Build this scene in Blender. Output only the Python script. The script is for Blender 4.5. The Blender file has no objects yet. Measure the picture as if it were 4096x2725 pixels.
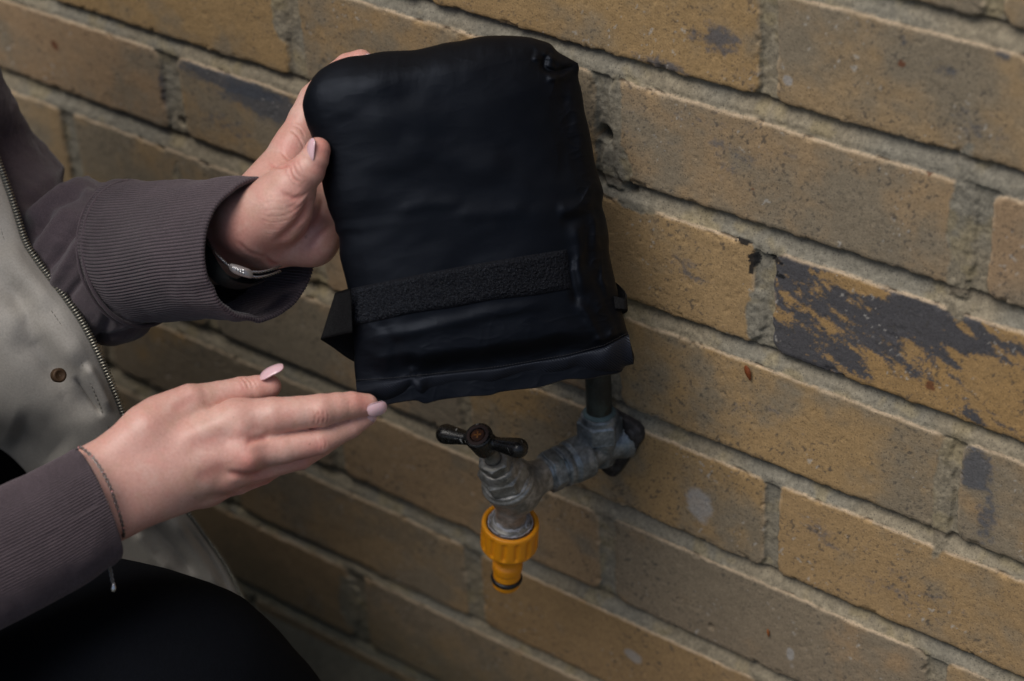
import bpy, math
import numpy as np
from mathutils import Matrix, Vector

# ------------------------------------------------------------------ camera, world, light
F_PX, PCX, PCY = 8625.5407, 2048.0, 1362.5            # focal length and centre in photo pixels (4096 wide)
CR = np.array([[0.7882435, 0.61334415, -0.04981106],   # rows: camera right, down, forward in world axes
               [0.30589312, -0.46078125, -0.83313266],
               [-0.53394905, 0.64147454, -0.55082558]])
CC = np.array([846.55787, -827.71533, 514.07692])       # mm; wall plane is y = 0
GZ = 535.0                                              # ground lies 535 mm below the wall datum
scene = bpy.context.scene
COL = scene.collection
cam_d = bpy.data.cameras.new('camera')
cam = bpy.data.objects.new('camera', cam_d)
COL.objects.link(cam)
cam_d.sensor_width = 36.0
cam_d.lens = F_PX / 4096 * 36
cam_d.clip_start = 0.02
cam_d.clip_end = 200
_m = Matrix(((CR[0][0], -CR[1][0], -CR[2][0]), (CR[0][1], -CR[1][1], -CR[2][1]), (CR[0][2], -CR[1][2], -CR[2][2]))).to_4x4()
_m.translation = Vector((CC[0] / 1000, CC[1] / 1000, (CC[2] + GZ) / 1000))
cam.matrix_world = _m
cam_d.dof.use_dof = True
cam_d.dof.focus_distance = 1.15
cam_d.dof.aperture_fstop = 6.3
scene.camera = cam

SUN_EL, SUN_AZ = 64.0, 128.0                            # degrees; azimuth measured from +x towards +y of the sun's position
world = bpy.data.worlds.new("World")
scene.world = world
world.use_nodes = True
wn = world.node_tree
sky = wn.nodes.new('ShaderNodeTexSky')
sky.sky_type = 'NISHITA'
sky.sun_disc = False
sky.sun_elevation = math.radians(SUN_EL)
sky.air_density = 1.0
sky.dust_density = 3.0
sky.ozone_density = 1.0
bg = wn.nodes['Background']
bg.inputs['Strength'].default_value = 0.05
wn.links.new(sky.outputs[0], bg.inputs['Color'])

sun_d = bpy.data.lights.new('sun', 'SUN')
sun_d.energy = 1.5
sun_d.angle = math.radians(40)
sun_d.color = (1.0, 0.96, 0.90)
sun = bpy.data.objects.new('sun', sun_d)
COL.objects.link(sun)
# towards the sun: high, from the open side of the wall, behind the person
_az = math.radians(-104.0)
_sd = Vector((math.cos(_az) * math.cos(math.radians(SUN_EL)), math.sin(_az) * math.cos(math.radians(SUN_EL)), math.sin(math.radians(SUN_EL))))
sun.rotation_euler = _sd.to_track_quat('Z', 'Y').to_euler()
sky.sun_rotation = math.atan2(_sd.x, _sd.y)
scene.view_settings.view_transform = 'Standard'
scene.view_settings.look = 'None'
scene.view_settings.gamma = 1
scene.view_settings.exposure = 0.62
scene.render.engine = 'CYCLES'
scene.cycles.max_bounces = 6

# ------------------------------------------------------------------ helpers
D2P = 4096 / 2357.0
def c(x, y, d):
    """a point given where it is seen (x, y on the 2357 px wide view) and its distance d in mm -> camera space mm"""
    return np.array([(x * D2P - PCX) * d / F_PX, (y * D2P - PCY) * d / F_PX, float(d)])
def c2d(P):
    P = np.asarray(P)
    return (P[..., 0] * F_PX / P[..., 2] + PCX) / D2P, (P[..., 1] * F_PX / P[..., 2] + PCY) / D2P
def W(P):
    """camera space mm -> world metres"""
    Q = np.asarray(P) @ CR + CC
    Q = Q + np.array([0, 0, GZ])
    return Q / 1000
def w2c(P):
    return (np.asarray(P) - CC) @ CR.T

def link(me, name, mat=None, parent=None, smooth=True):
    o = bpy.data.objects.new(name, me)
    COL.objects.link(o)
    if mat is not None:
        me.materials.append(mat)
    if smooth and len(me.polygons):
        me.polygons.foreach_set('use_smooth', np.ones(len(me.polygons), dtype=bool))
    if parent is not None:
        o.parent = parent
    return o
def mesh_np(name, V, F, mat=None, parent=None, smooth=True, attrs=None):
    """V (n,3) metres, F (m,4) quads or (m,3) tris or a list of such arrays"""
    me = bpy.data.meshes.new(name)
    Fs = F if isinstance(F, list) else [F]
    Fs = [np.asarray(f, dtype=np.int32) for f in Fs if len(f)]
    V = np.ascontiguousarray(V, dtype=np.float32)
    me.vertices.add(len(V))
    me.vertices.foreach_set('co', V.ravel())
    nl = sum(f.size for f in Fs)
    npol = sum(len(f) for f in Fs)
    me.loops.add(nl)
    me.loops.foreach_set('vertex_index', np.concatenate([f.ravel() for f in Fs]))
    me.polygons.add(npol)
    starts = []
    s = 0
    for f in Fs:
        starts.append(s + np.arange(len(f)) * f.shape[1])
        s += f.size
    me.polygons.foreach_set('loop_start', np.concatenate(starts).astype(np.int32))
    me.update(calc_edges=True)
    me.validate()
    if attrs:
        for k, a in attrs.items():
            a = np.asarray(a, dtype=np.float32)
            if a.ndim == 1:
                at = me.attributes.new(k, 'FLOAT', 'POINT')
                at.data.foreach_set('value', a)
            else:
                at = me.attributes.new(k, 'FLOAT_COLOR', 'POINT')
                if a.shape[1] == 3:
                    a = np.column_stack([a, np.ones(len(a), dtype=np.float32)])
                at.data.foreach_set('color', np.ascontiguousarray(a).ravel())
    return link(me, name, mat, parent, smooth)
def tag(o, label=None, cat=None, group=None, kind=None):
    if label: o['label'] = label
    if cat: o['category'] = cat
    if group: o['group'] = group
    if kind: o['kind'] = kind
    return o
def empty(name, loc=(0, 0, 0)):
    o = bpy.data.objects.new(name, None)
    COL.objects.link(o)
    o.location = loc
    o.empty_display_size = 0.02
    return o
def adopt(o, parent):
    """parent a mesh given in world coordinates under an Empty that stands elsewhere"""
    o.parent = parent
    o.matrix_parent_inverse = Matrix.Translation(-Vector(parent.location))
    return o
def grid_faces(nu, nv, wrap_u=False, wrap_v=False, flip=False):
    iu = np.arange(nu if wrap_u else nu - 1)
    iv = np.arange(nv if wrap_v else nv - 1)
    U, Vv = np.meshgrid(iu, iv, indexing='ij')
    a = U * nv + Vv
    b = ((U + 1) % nu) * nv + Vv
    cc = ((U + 1) % nu) * nv + (Vv + 1) % nv
    d = U * nv + (Vv + 1) % nv
    f = np.stack([a, b, cc, d], -1).reshape(-1, 4)
    return f[:, ::-1] if flip else f
def catmull(pts, n, closed=False):
    P = np.asarray(pts, float)
    m = len(P)
    if not closed:
        Q = np.vstack([2 * P[0] - P[1], P, 2 * P[-1] - P[-2]])
        t = np.linspace(0, m - 1, n)
    else:
        Q = np.vstack([P[-1], P, P[0], P[1]])
        t = np.linspace(0, m, n, endpoint=False)
    i = np.minimum(t.astype(int), (m - 2) if not closed else m - 1)
    f = (t - i)[:, None]
    p0, p1, p2, p3 = Q[i], Q[i + 1], Q[i + 2], Q[i + 3]
    return 0.5 * (2 * p1 + (p2 - p0) * f + (2 * p0 - 5 * p1 + 4 * p2 - p3) * f ** 2 + (3 * p1 - p0 - 3 * p2 + p3) * f ** 3)
def even(pts, n):
    """polyline resampled evenly by length"""
    P = catmull(pts, len(pts) * 12)
    L = np.concatenate([[0], np.cumsum(np.linalg.norm(np.diff(P[:, :2], axis=0), axis=1))])
    t = np.linspace(0, L[-1], n)
    return np.stack([np.interp(t, L, P[:, k]) for k in range(P.shape[1])], 1)
def sstep(a, b, x):
    t = np.clip((x - a) / (b - a), 0, 1)
    return t * t * (3 - 2 * t)

def _h(ix, iy, seed):
    n = (ix.astype(np.int64) * 374761393 + iy.astype(np.int64) * 668265263 + seed * 2147483647) & 0xFFFFFFFF
    n = ((n ^ (n >> 13)) * 1274126177) & 0xFFFFFFFF
    n = ((n ^ (n >> 16)) * 2246822519) & 0xFFFFFFFF
    return ((n ^ (n >> 15)) & 0xFFFFFF) / float(0xFFFFFF)
def vnoise(x, y, seed=0):
    ix, iy = np.floor(x), np.floor(y)
    fx, fy = x - ix, y - iy
    fx = fx * fx * (3 - 2 * fx); fy = fy * fy * (3 - 2 * fy)
    ix = ix.astype(np.int64); iy = iy.astype(np.int64)
    a = _h(ix, iy, seed); b = _h(ix + 1, iy, seed); cc = _h(ix, iy + 1, seed); d = _h(ix + 1, iy + 1, seed)
    return (a * (1 - fx) + b * fx) * (1 - fy) + (cc * (1 - fx) + d * fx) * fy
def fbm(x, y, scale, octv=4, seed=0, gain=0.5):
    """0..1 noise with features about `scale` units wide"""
    s = 0; amp = 1; tot = 0; f = 1.0 / scale
    for k in range(octv):
        ca, sa = math.cos(.55 + 1.1 * k), math.sin(.55 + 1.1 * k)
        s = s + amp * vnoise((x * ca - y * sa) * f + 13.7 * k, (x * sa + y * ca) * f - 7.3 * k, seed + k * 17)
        tot += amp; amp *= gain; f *= 2.03
    return s / tot

class M:
    """node helper"""
    def __init__(self, name):
        self.m = bpy.data.materials.new(name)
        self.m.use_nodes = True
        self.t = self.m.node_tree
        self.b = self.t.nodes['Principled BSDF']
        self.o = self.t.nodes['Material Output']
    def n(self, typ, **kw):
        nd = self.t.nodes.new(typ)
        for k, v in kw.items():
            if k.startswith('i_'):
                nd.inputs[k[2:].replace('_', ' ')].default_value = v
            else:
                setattr(nd, k, v)
        return nd
    def l(self, a, b): self.t.links.new(a, b)
    def set(self, **kw):
        for k, v in kw.items():
            k = k.replace('_', ' ')
            self.b.inputs[k].default_value = (*v, 1) if isinstance(v, tuple) and len(v) == 3 and 'Radius' not in k else v
        return self
    def coord(self): return self.n('ShaderNodeTexCoord').outputs['Object']
    def noise(self, scale, detail=3, rough=0.5, vec=None, dist=0.0):
        nd = self.n('ShaderNodeTexNoise')
        nd.inputs['Scale'].default_value = scale; nd.inputs['Detail'].default_value = detail
        nd.inputs['Roughness'].default_value = rough; nd.inputs['Distortion'].default_value = dist
        self.l(vec if vec is not None else self.coord(), nd.inputs['Vector'])
        return nd.outputs['Fac']
    def ramp(self, fac, stops, interp='LINEAR'):
        r = self.n('ShaderNodeValToRGB')
        r.color_ramp.interpolation = interp
        els = r.color_ramp.elements
        while len(els) < len(stops): els.new(0.5)
        for e, (p, col) in zip(els, stops):
            e.position = p
            e.color = (*col, 1) if isinstance(col, tuple) else (col, col, col, 1)
        self.l(fac, r.inputs[0])
        return r.outputs[0]
    def mix(self, fac, a, b, blend='MIX'):
        nd = self.n('ShaderNodeMix', data_type='RGBA', blend_type=blend)
        for s, v in ((0, fac), (6, a), (7, b)):
            if isinstance(v, (int, float)): nd.inputs[s].default_value = v if s == 0 else (v, v, v, 1)
            elif isinstance(v, tuple): nd.inputs[s].default_value = (*v, 1)
            else: self.l(v, nd.inputs[s])
        return nd.outputs[2]
    def math(self, op, a, b=0.5):
        nd = self.n('ShaderNodeMath', operation=op)
        for s, v in ((0, a), (1, b)):
            if isinstance(v, (int, float)): nd.inputs[s].default_value = v
            else: self.l(v, nd.inputs[s])
        return nd.outputs[0]
    def attr(self, name, fac=False):
        nd = self.n('ShaderNodeAttribute', attribute_name=name)
        return nd.outputs['Fac' if fac else 'Color']
    def bump(self, h, strength=0.5, dist=0.001, prev=None):
        nd = self.n('ShaderNodeBump')
        nd.inputs['Strength'].default_value = strength
        nd.inputs['Distance'].default_value = dist
        self.l(h, nd.inputs['Height'])
        if prev is not None: self.l(prev, nd.inputs['Normal'])
        return nd.outputs[0]
    def color(self, s): self.l(s, self.b.inputs['Base Color']); return self
    def rough(self, s): self.l(s, self.b.inputs['Roughness']); return self
    def normal(self, s): self.l(s, self.b.inputs['Normal']); return self

# ------------------------------------------------------------------ brick wall (one relief mesh, 225 x 75 mm courses)
MASONRY = {  # course: (top offset at x 0 / 400, bottom offset, joints centre+half width list)
    -3: (0, 0, 0, 0, [(112, 5), (337, 5), (-113, 5), (562, 5)]),
    -2: (0, 0, 0, 0, [(0, 5), (226, 5), (452, 5), (677, 5), (-225, 5)]),
    -1: (-2, -2.5, 2, 3.0, [(333, 5.2), (108, 5), (-117, 5), (558, 5)]),
    0: (.8, -1, 1, 4.5, [(1.5, 7), (230.5, 6.2), (453, 6.5), (678, 5), (-224, 5)]),
    1: (-1, 1.5, 4.5, 2.5, [(-114, 8.5), (110, 6), (333, 6.5), (558, 5), (-340, 6)]),
    2: (.5, .3, 3, 2, [(-226, 6.5), (1, 5), (232, 5.5), (450, 4.5), (676, 5), (-451, 5)]),
    3: (0, 1, 2.8, 1.5, [(341, 4.7), (116, 5), (-110, 5), (566, 5), (-335, 5)]),
    4: (-1, 0, 2.5, 0, [(223, 6), (449, 6.2), (-2, 5), (-227, 5), (675, 5)]),
    5: (-2.5, -2, 0, 2, [(112, 7.2), (338, 6), (-113, 6), (563, 5), (-338, 5)]),
    6: (1, 3, 1, 2, [(1, 8), (226, 5), (-224, 6), (450, 5)]),
    7: (0, 0, 1, 1, [(112, 5), (-113, 5), (337, 5), (-338, 5), (562, 5)]),
}
def masonry(X, Z):
    """X, Z in mm (arrays) -> height (y, mm, negative = proud), colour, mortar mask"""
    wob = (fbm(X, Z, 38, 3, 5) - .5) * 1.4 + (fbm(X, Z, 9, 2, 6) - .5) * 1.7 + (fbm(X, Z, 2.6, 2, 7) - .5) * 1.0
    Zw = Z + wob
    Xw = X + (fbm(X, Z, 30, 3, 8) - .5) * 2.2 + (fbm(X, Z, 6, 2, 9) - .5) * 1.8 + (fbm(X, Z, 2.4, 2, 10) - .5) * .9
    sdf = np.full(X.shape, -99.0)        # >0 inside a brick
    bid = np.zeros(X.shape, int)
    topd = np.full(X.shape, 99.0)        # distance below the brick's upper edge
    botd = np.full(X.shape, 99.0)
    under = np.zeros(X.shape)            # 0..1 position across the bed joint, 0 just under the brick above
    course = np.floor(-Z / 75.0 + 0.07).astype(int)
    for r in range(int(course.min()) - 1, int(course.max()) + 2):
        t0, t4, b0, b4, js = MASONRY.get(r, (0, 0, 0, 0, [((112 if r % 2 else 0) + 225 * k, 5) for k in range(-2, 4)]))
        js = sorted(js)
        lo, hi = js[0], js[-1]
        js = [(lo[0] - 225 * k, 5) for k in range(8, 0, -1)] + js + [(hi[0] + 225 * k, 5) for k in range(1, 7)]
        m = (course >= r - 1) & (course <= r + 1)
        x = Xw[m]; z = Zw[m]
        u = np.clip(x, -500, 600) / 400.0
        zt = -75.0 * r + t0 + (t4 - t0) * u
        zb = -75.0 * r - 65 + b0 + (b4 - b0) * u
        jc = np.array([j[0] for j in js]); jw = np.array([j[1] for j in js])
        k = np.clip(np.searchsorted(jc, x) - 1, 0, len(js) - 2)
        xl = jc[k] + jw[k]; xr = jc[k + 1] - jw[k + 1]
        cx = np.minimum(x - xl, xr - x); cz = np.minimum(zt - z, z - zb)
        rad = 4.0 + 5 * _h(k, np.full(k.shape, r), 3)
        qx = np.maximum(rad - cx, 0); qz = np.maximum(rad - cz, 0)
        s = rad - np.sqrt(qx * qx + qz * qz)
        s = np.where((cx > rad) & (cz > rad), np.minimum(cx, cz), s)
        cur = sdf[m]
        better = s > cur
        cur[better] = s[better]; sdf[m] = cur
        bb = bid[m]; bb[better] = ((r + 40) * 64 + k)[better]; bid[m] = bb
        tt = topd[m]; tt[better] = (zt - z)[better]; topd[m] = tt
        bt = botd[m]; bt[better] = (z - zb)[better]; botd[m] = bt
        # bed joint under this course
        zn = -75.0 * (r + 1) + (MASONRY.get(r + 1, (0, 0))[0])
        inj = (z < zb) & (z > zn - 2)
        ud = under[m]; ud[inj] = np.clip(((zb - z) / np.maximum(zb - zn, 4))[inj], 0, 1); under[m] = ud
    rnd = _h(bid, bid * 0 + 5, 11); rnd2 = _h(bid, bid * 0 + 9, 12); rnd3 = _h(bid, bid * 0 + 2, 13)
    def near(x0, z0, sx, sz):
        return np.exp(-((X - x0) / sx) ** 2 - ((Z - z0) / sz) ** 2)
    # smears of mortar lapping over brick ends
    sm = np.maximum.reduce([near(444, -30, 9, 60) * 1.0, near(327, -120, 6.5, 19) * 1.1, near(445, -190, 6.5, 50) * .95, near(352, 0, 2, 2),
                            near(238, -55, 12, 16) * 1.15, near(238, -20, 6.5, 26) * 1.05, near(-8, -25, 7, 22), near(250, -75, 22, 5) * .9, near(-120, -172, 6, 20), near(-8, -480, 12, 30)])
    ragged = fbm(X, Z, 7, 3, 31)
    smear = sstep(.46, .62, sm + (ragged - .5) * .55)
    brick = sstep(-.5, .45, sdf) * (1 - smear)
    mort = 1 - brick
    # relief
    dep_bed = 4.0 * (1 - sstep(.05, .95, under)) + .9
    isbed = (under > 0)
    dep = np.where(isbed, dep_bed, 2.4 + .8 * fbm(X, Z, 12, 2, 33))
    dep = dep * sstep(.6, -1.2, sdf) * (1 - .75 * smear) + smear * .4
    dep = dep + mort * ((fbm(X, Z, 4, 4, 34, .62) - .5) * 1.5)
    face = (fbm(X, Z, 60, 3, 35) - .5) * .9 + (fbm(X, Z, 6, 4, 36, .6) - .5) * .35
    arr = sstep(2.6, 0, sdf) * .55                              # worn arris
    pits = sstep(.80, .88, fbm(X, Z, 2.2, 1, 37)) * (.35 + .6 * sstep(.5, .7, fbm(X, Z, 40, 2, 38)))
    h = brick * (arr + face + pits * .35) + mort * dep
    chips = sstep(.66, .74, fbm(X, Z, 9, 3, 39)) * sstep(4.5, .5, sdf) * brick
    h = h + chips * 1.3
    # drilled / wormed holes
    for hx, hz, hr, dp in ((229.5, -37.4, 5.4, 18), (245.5, -66, 4.4, 16), (-68, -67.5, 3.8, 7), (-111, -126, 3.6, 6), (300, -352, 2.6, 3), (209, -94, 2.4, 3)):
        q = np.sqrt((X - hx) ** 2 + ((Z - hz)) ** 2) + (fbm(X, Z, 3, 2, 41) - .5) * 1.6
        h = h + dp * sstep(hr, hr * .62, q)
    # raw patch of rough mortar and a pebble
    h = h - 1.3 * sstep(3.1, 1.5, np.hypot(X - 352.5, (Z + 142.6) * 1.4)) + 0
    # colours (linear albedo)
    buff = np.array([.375, .262, .142]); och = np.array([.40, .258, .115]); grey = np.array([.245, .208, .150]); pink = np.array([.35, .24, .155])
    dark = np.array([.066, .073, .088]); cream = np.array([.68, .52, .35]); redb = np.array([.26, .155, .09])
    n1 = fbm(X * .8, Z, 45, 4, 51, .55); n2 = fbm(X, Z, 16, 4, 52, .6); n3 = fbm(X * .7, Z * 1.3, 7, 4, 53, .65); n4 = fbm(X, Z, 1.7, 2, 54)
    col = buff[None] * np.ones(X.shape)[..., None]
    def blend(col, tgt, w):
        w = np.clip(w, 0, 1)[..., None]
        return col * (1 - w) + tgt * w
    col = blend(col, och, sstep(.35, .75, rnd) * .75)
    col = blend(col, pink, sstep(.5, 1, rnd3) * .6)
    col = blend(col, grey, sstep(.36, .66, n1 * .6 + n2 * .4 + (rnd2 - .5) * .34 + sstep(150, 400, X) * .04) * .85)
    lowf = sstep(-250, -520, Z)
    col = blend(col, redb, lowf * .45 * (.4 + .6 * rnd))
    def bk(r, k):   # brick whose span contains x=k in course r
        t0, t4, b0, b4, js = MASONRY[r]; js = sorted(j[0] for j in js)
        xs = [j for j in js if j <= k]; xe = [j for j in js if j > k]
        return (course_true == r) & (X > (xs[-1] if xs else -1e9)) & (X < (xe[0] if xe else 1e9))
    course_true = np.floor(-Z / 75.0 + 0.04).astype(int)
    # kiln-flashed bricks
    streak = fbm(X * .5, Z * 1.25 + X * .45, 7, 5, 61, .66)
    m = bk(1, 400); fl = sstep(490, 392, X + (Z + 105) * -1.3) * .95 + near(425, -88, 42, 10) * .5 + near(458, -133, 16, 6) * .9 + near(490, -90, 30, 8) * .3 - near(384, -78, 20, 3.6) * 1.5 - near(348, -104, 6, 8) * .5 - near(412, -128, 18, 8) * .3 - near(380, -105, 9, 7) * .35
    w = sstep(.43, .68, fl * .62 + (streak - .5) * 1.35 + .135 + (n4 - .5) * .34)
    col = np.where(m[..., None], np.array([.41, .25, .10]), col)
    col = np.where(m[..., None], blend(col, grey, .25 * n2), col)
    col = np.where(m[..., None], blend(col, dark, w * .93), col)
    for (r, kx, x0, z0, sx, sz, amt) in ((-1, 280, 272, 14, 26, 9, .56), (-1, 280, 303, 38, 22, 11, .66), (-1, 280, 318, 24, 16, 16, .40), (-1, 400, 428, 55, 10, 7, .62), (-1, 400, 408, 64, 6, 4, .6), (-1, 400, 458, 70, 5, 4, .7), (-1, 400, 445, 30, 34, 18, .38), (1, -50, -60, -82, 50, 8, 1.15), (1, -50, -25, -90, 50, 13, .95), (1, -50, -60, -115, 50, 14, .4), (1, -150, -121, -105, 6, 18, .8),
                                   (2, 480, 462, -165, 12, 18, .9), (2, 480, 470, -195, 10, 25, .6), (1, 260, 284, -104, 24, 13, .52), (3, 400, 372, -247, 22, 14, .5), (3, 400, 420, -262, 60, 22, .42), (0, 300, 300, -20, 90, 40, .36), (2, 300, 330, -180, 60, 20, .3), (3, 260, 290, -268, 40, 14, .25), (1, 150, 150, -90, 60, 20, .6)):
        m = bk(r, kx)
        w = sstep(.36, .66, near(x0, z0, sx, sz) * amt + (n3 - .5) * .62 + (n4 - .5) * .30)
        col = np.where(m[..., None], blend(col, dark * 1.25, w * .8), col)
    # body speckle: sand and iron spots
    col = col * (0.86 + .28 * n4[..., None]) * (0.9 + .2 * n3[..., None])
    sp = sstep(.78, .90, fbm(X, Z, 1.6, 1, 71)) * sstep(.3, .6, fbm(X, Z, 30, 2, 72))
    col = blend(col, np.array([.07, .065, .06]), sp * .7)
    wsp = sstep(.88, .93, fbm(X, Z, 2.2, 1, 73)) * sstep(.6, .7, fbm(X, Z, 22, 1, 74))
    col = blend(col, np.array([.5, .47, .42]), wsp * .6)
    # pale chipped upper arris; the light it catches is painted into the cream
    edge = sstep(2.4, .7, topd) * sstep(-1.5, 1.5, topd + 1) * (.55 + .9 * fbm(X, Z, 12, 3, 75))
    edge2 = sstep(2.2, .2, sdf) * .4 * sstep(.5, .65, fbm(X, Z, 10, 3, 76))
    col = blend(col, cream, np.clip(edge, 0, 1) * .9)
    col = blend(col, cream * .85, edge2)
    # pale efflorescence patches
    for x0, z0, sx, sz, a in ((292, -262, 12, 15, .8), (262, -215, 6, 8, .55), (398, -205, 2.5, 18, .35), (262, -92, 2.2, 20, .35), (242, -405, 9, 6, .8), (231, -418, 6, 12, .35), (355.5, -345, 3, 5.5, 1.0), (357, -354, 3, 5, .5), (345, 27, 3, 3, 1.1), (-37, -78, 2, 3, .5)):
        q = near(x0, z0, sx, sz) * a + (n3 - .5) * .35
        col = blend(col, np.array([.42, .41, .40]), sstep(.36, .55, q) * .62)
    for x0, z0, rr in ((433.5, -123, 3.4), (304, -63, 1.5), (325.5, -41, .9), (407, 52, 1.6), (425, -2, 1.6), (330, -127, 1.3), (-224, -100, 4)):
        q = np.hypot(X - x0, Z - z0) + (fbm(X, Z, 2.2, 2, 78) - .5) * 2.2
        col = blend(col, np.array([.16, .055, .025]), sstep(rr, rr * .7, q) * .85)
    # mortar colour
    mc = np.array([.285, .242, .170]) * (0.74 + .5 * fbm(X, Z, 5, 4, 81, .65))[..., None]
    mc = blend(mc, np.array([.235, .222, .182]), sstep(.4, .65, fbm(X, Z, 60, 3, 82)) * .7)
    mc = blend(mc, np.array([.34, .27, .14]), sstep(.55, .75, fbm(X, Z, 14, 3, 83)) * .45)
    mc = mc * (0.8 + .4 * fbm(X, Z, 1.4, 1, 84))[..., None]
    bed_shade = isbed * sstep(.42, .0, under) * (.45 + .5 * fbm(X, Z, 20, 3, 85))  # shade below the upper brick, painted into the mortar colour
    mc = blend(mc, np.array([.10, .075, .055]), bed_shade * .75)
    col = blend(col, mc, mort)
    # black bitumen splashes at the joint corner
    bl = np.maximum.reduce([near(326.5, -84, 4.2, 5) * 1.0, near(320, -75, 6, 2.2) * .8, near(338, -79, 8, 2.5) * .66, near(325, -90, 1.8, 6) * .75, near(343, -88, 4, 5) * .68])
    col = blend(col, np.array([.014, .015, .017]), sstep(.44, .54, bl + (fbm(X * .6, Z, 2.2, 3, 91, .7) - .5) * 1.15) * .95)
    # green-grey damp at the foot
    alg = sstep(-440, -530, Z + (n1 - .5) * 60)
    col = blend(col, np.array([.07, .07, .045]), alg * .6)
    return h, np.clip(col, 0, 1), mort

def build_wall():
    xs = np.concatenate([np.arange(-2000, -520, 7.), np.arange(-520, 200, 1.15), np.arange(200, 530, .8), np.arange(530, 1500, 5.)])
    zs = np.concatenate([np.arange(-GZ - 60, -560, 10.), np.arange(-560, 118, .92), np.arange(118, 1500, 4.)])
    X, Z = np.meshgrid(xs, zs, indexing='ij')
    h, col, mort = masonry(X, Z)
    V = np.stack([X, h, Z + GZ], -1).reshape(-1, 3) / 1000
    m = M('brick_and_mortar')
    base = m.attr('Col')
    mo = m.attr('mort', True)
    co = m.coord()
    fine = m.noise(900, 3, .6, co)
    vo = m.n('ShaderNodeTexVoronoi'); vo.inputs['Scale'].default_value = 620; m.l(co, vo.inputs['Vector'])
    pick = m.math('GREATER_THAN', m.n('ShaderNodeSeparateColor').outputs[0], .5)
    sepn = [q for q in m.t.nodes if q.bl_idname == 'ShaderNodeSeparateColor'][-1]
    m.l(vo.outputs['Color'], sepn.inputs[0])
    dot = m.math('MULTIPLY', m.ramp(vo.outputs['Distance'], [(.20, 1.0), (.34, 0.0)]), pick)
    colr = m.mix(1.0, base, m.ramp(fine, [(.25, .78), (.75, 1.2)]), 'MULTIPLY')
    colr = m.mix(m.math('MULTIPLY', dot, .42), colr, (.05, .047, .045))
    m.color(colr)
    m.set(Roughness=.93)
    m.b.inputs['Specular IOR Level'].default_value = .25
    st = m.math('MULTIPLY_ADD', mo, .5)
    bn = m.bump(fine, .32, .0006)
    bn2 = m.bump(m.noise(420, 4, .65, co), .3, .001, m.bump(dot, -.5, .0004, bn))
    m.normal(bn2)
    o = mesh_np('brick_wall', V, grid_faces(len(xs), len(zs)), m.m, attrs={'Col': col.reshape(-1, 3), 'mort': mort.reshape(-1)})
    tag(o, 'weathered buff brick wall with recessed mortar joints and dark kiln stains', 'wall')
    # solid body behind the relief
    return o
build_wall()

def build_ground():
    n = 160
    xs = np.linspace(-6, 6, n); ys = np.linspace(-8, .3, n)
    X, Y = np.meshgrid(xs, ys, indexing='ij')
    Zg = (fbm(X * 1000, Y * 1000, 180, 3, 95) - .5) * .006
    V = np.stack([X, Y, Zg], -1).reshape(-1, 3)
    m = M('damp_concrete')
    f1 = m.noise(9, 5, .6); f2 = m.noise(160, 4, .6)
    colr = m.ramp(f1, [(.3, (.035, .036, .026)), (.7, (.075, .07, .052))])
    colr = m.mix(.6, colr, m.ramp(f2, [(.3, .6), (.7, 1.3)]), 'MULTIPLY')
    m.color(colr); m.set(Roughness=.9)
    m.normal(m.bump(f2, .6, .003))
    o = mesh_np('ground', V, grid_faces(n, n), m.m)
    tag(o, kind='structure')
build_ground()

# ------------------------------------------------------------------ lathe / tube builders (world mm in, metres out)
def frame(axis, ref=(1, 0, 0)):
    a = np.asarray(axis, float); a = a / np.linalg.norm(a)
    r = np.asarray(ref, float); u = r - a * (r @ a)
    if np.linalg.norm(u) < 1e-3: u = np.cross(a, (0, 1, 0))
    u /= np.linalg.norm(u)
    return a, u, np.cross(a, u)
def lathe(name, org, axis, prof, mat, parent=None, seg=64, ref=(1, 0, 0), mod=None, attrs=None, smooth=True, rough=0.0, seed=0, caps=True):
    """prof: [(along axis mm, radius mm)]; mod(theta, s_mm, r) -> r; world mm"""
    a, u, v = frame(axis, ref)
    P = np.array(prof, float)
    th = np.linspace(0, 2 * np.pi, seg, endpoint=False)
    S = P[:, 0][:, None] * np.ones(seg)[None]; Rr = P[:, 1][:, None] * np.ones(seg)[None]
    T = np.ones(len(P))[:, None] * th[None]
    if mod is not None: Rr = mod(T, S, Rr)
    if rough:
        Rr = Rr + (fbm(T * 9 * np.maximum(Rr, 1) / 9, S, 3.0, 3, 100 + seed) - .5) * rough * (Rr > .5)
    V = np.asarray(org)[None, None] + a * S[..., None] + (u * np.cos(T)[..., None] + v * np.sin(T)[..., None]) * Rr[..., None]
    V = V.reshape(-1, 3)
    F = [grid_faces(len(P), seg, wrap_v=True, flip=True)]
    if caps:
        nV = len(V)
        V = np.vstack([V, np.asarray(org) + a * P[0, 0], np.asarray(org) + a * P[-1, 0]])
        i = np.arange(seg)
        F.append(np.stack([np.full(seg, nV), i, (i + 1) % seg], -1)[:, ::-1])
        b = (len(P) - 1) * seg
        F.append(np.stack([np.full(seg, nV + 1), b + i, b + (i + 1) % seg], -1))
    V = (V + np.array([0, 0, GZ])) / 1000
    if parent is not None:
        V = V - np.array(parent_origin(parent))
    return mesh_np(name, V, F, mat, parent, smooth, attrs)
def parent_origin(p):
    o = np.zeros(3)
    while p is not None:
        o = o + np.array(p.location); p = p.parent
    return o
def dense(prof, step=.5):
    out = []
    for (a, ra), (b, rb) in zip(prof[:-1], prof[1:]):
        n = max(1, int(np.hypot(b - a, rb - ra) / step))
        for k in range(n): out.append((a + (b - a) * k / n, ra + (rb - ra) * k / n))
    out.append(prof[-1])
    return out
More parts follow.
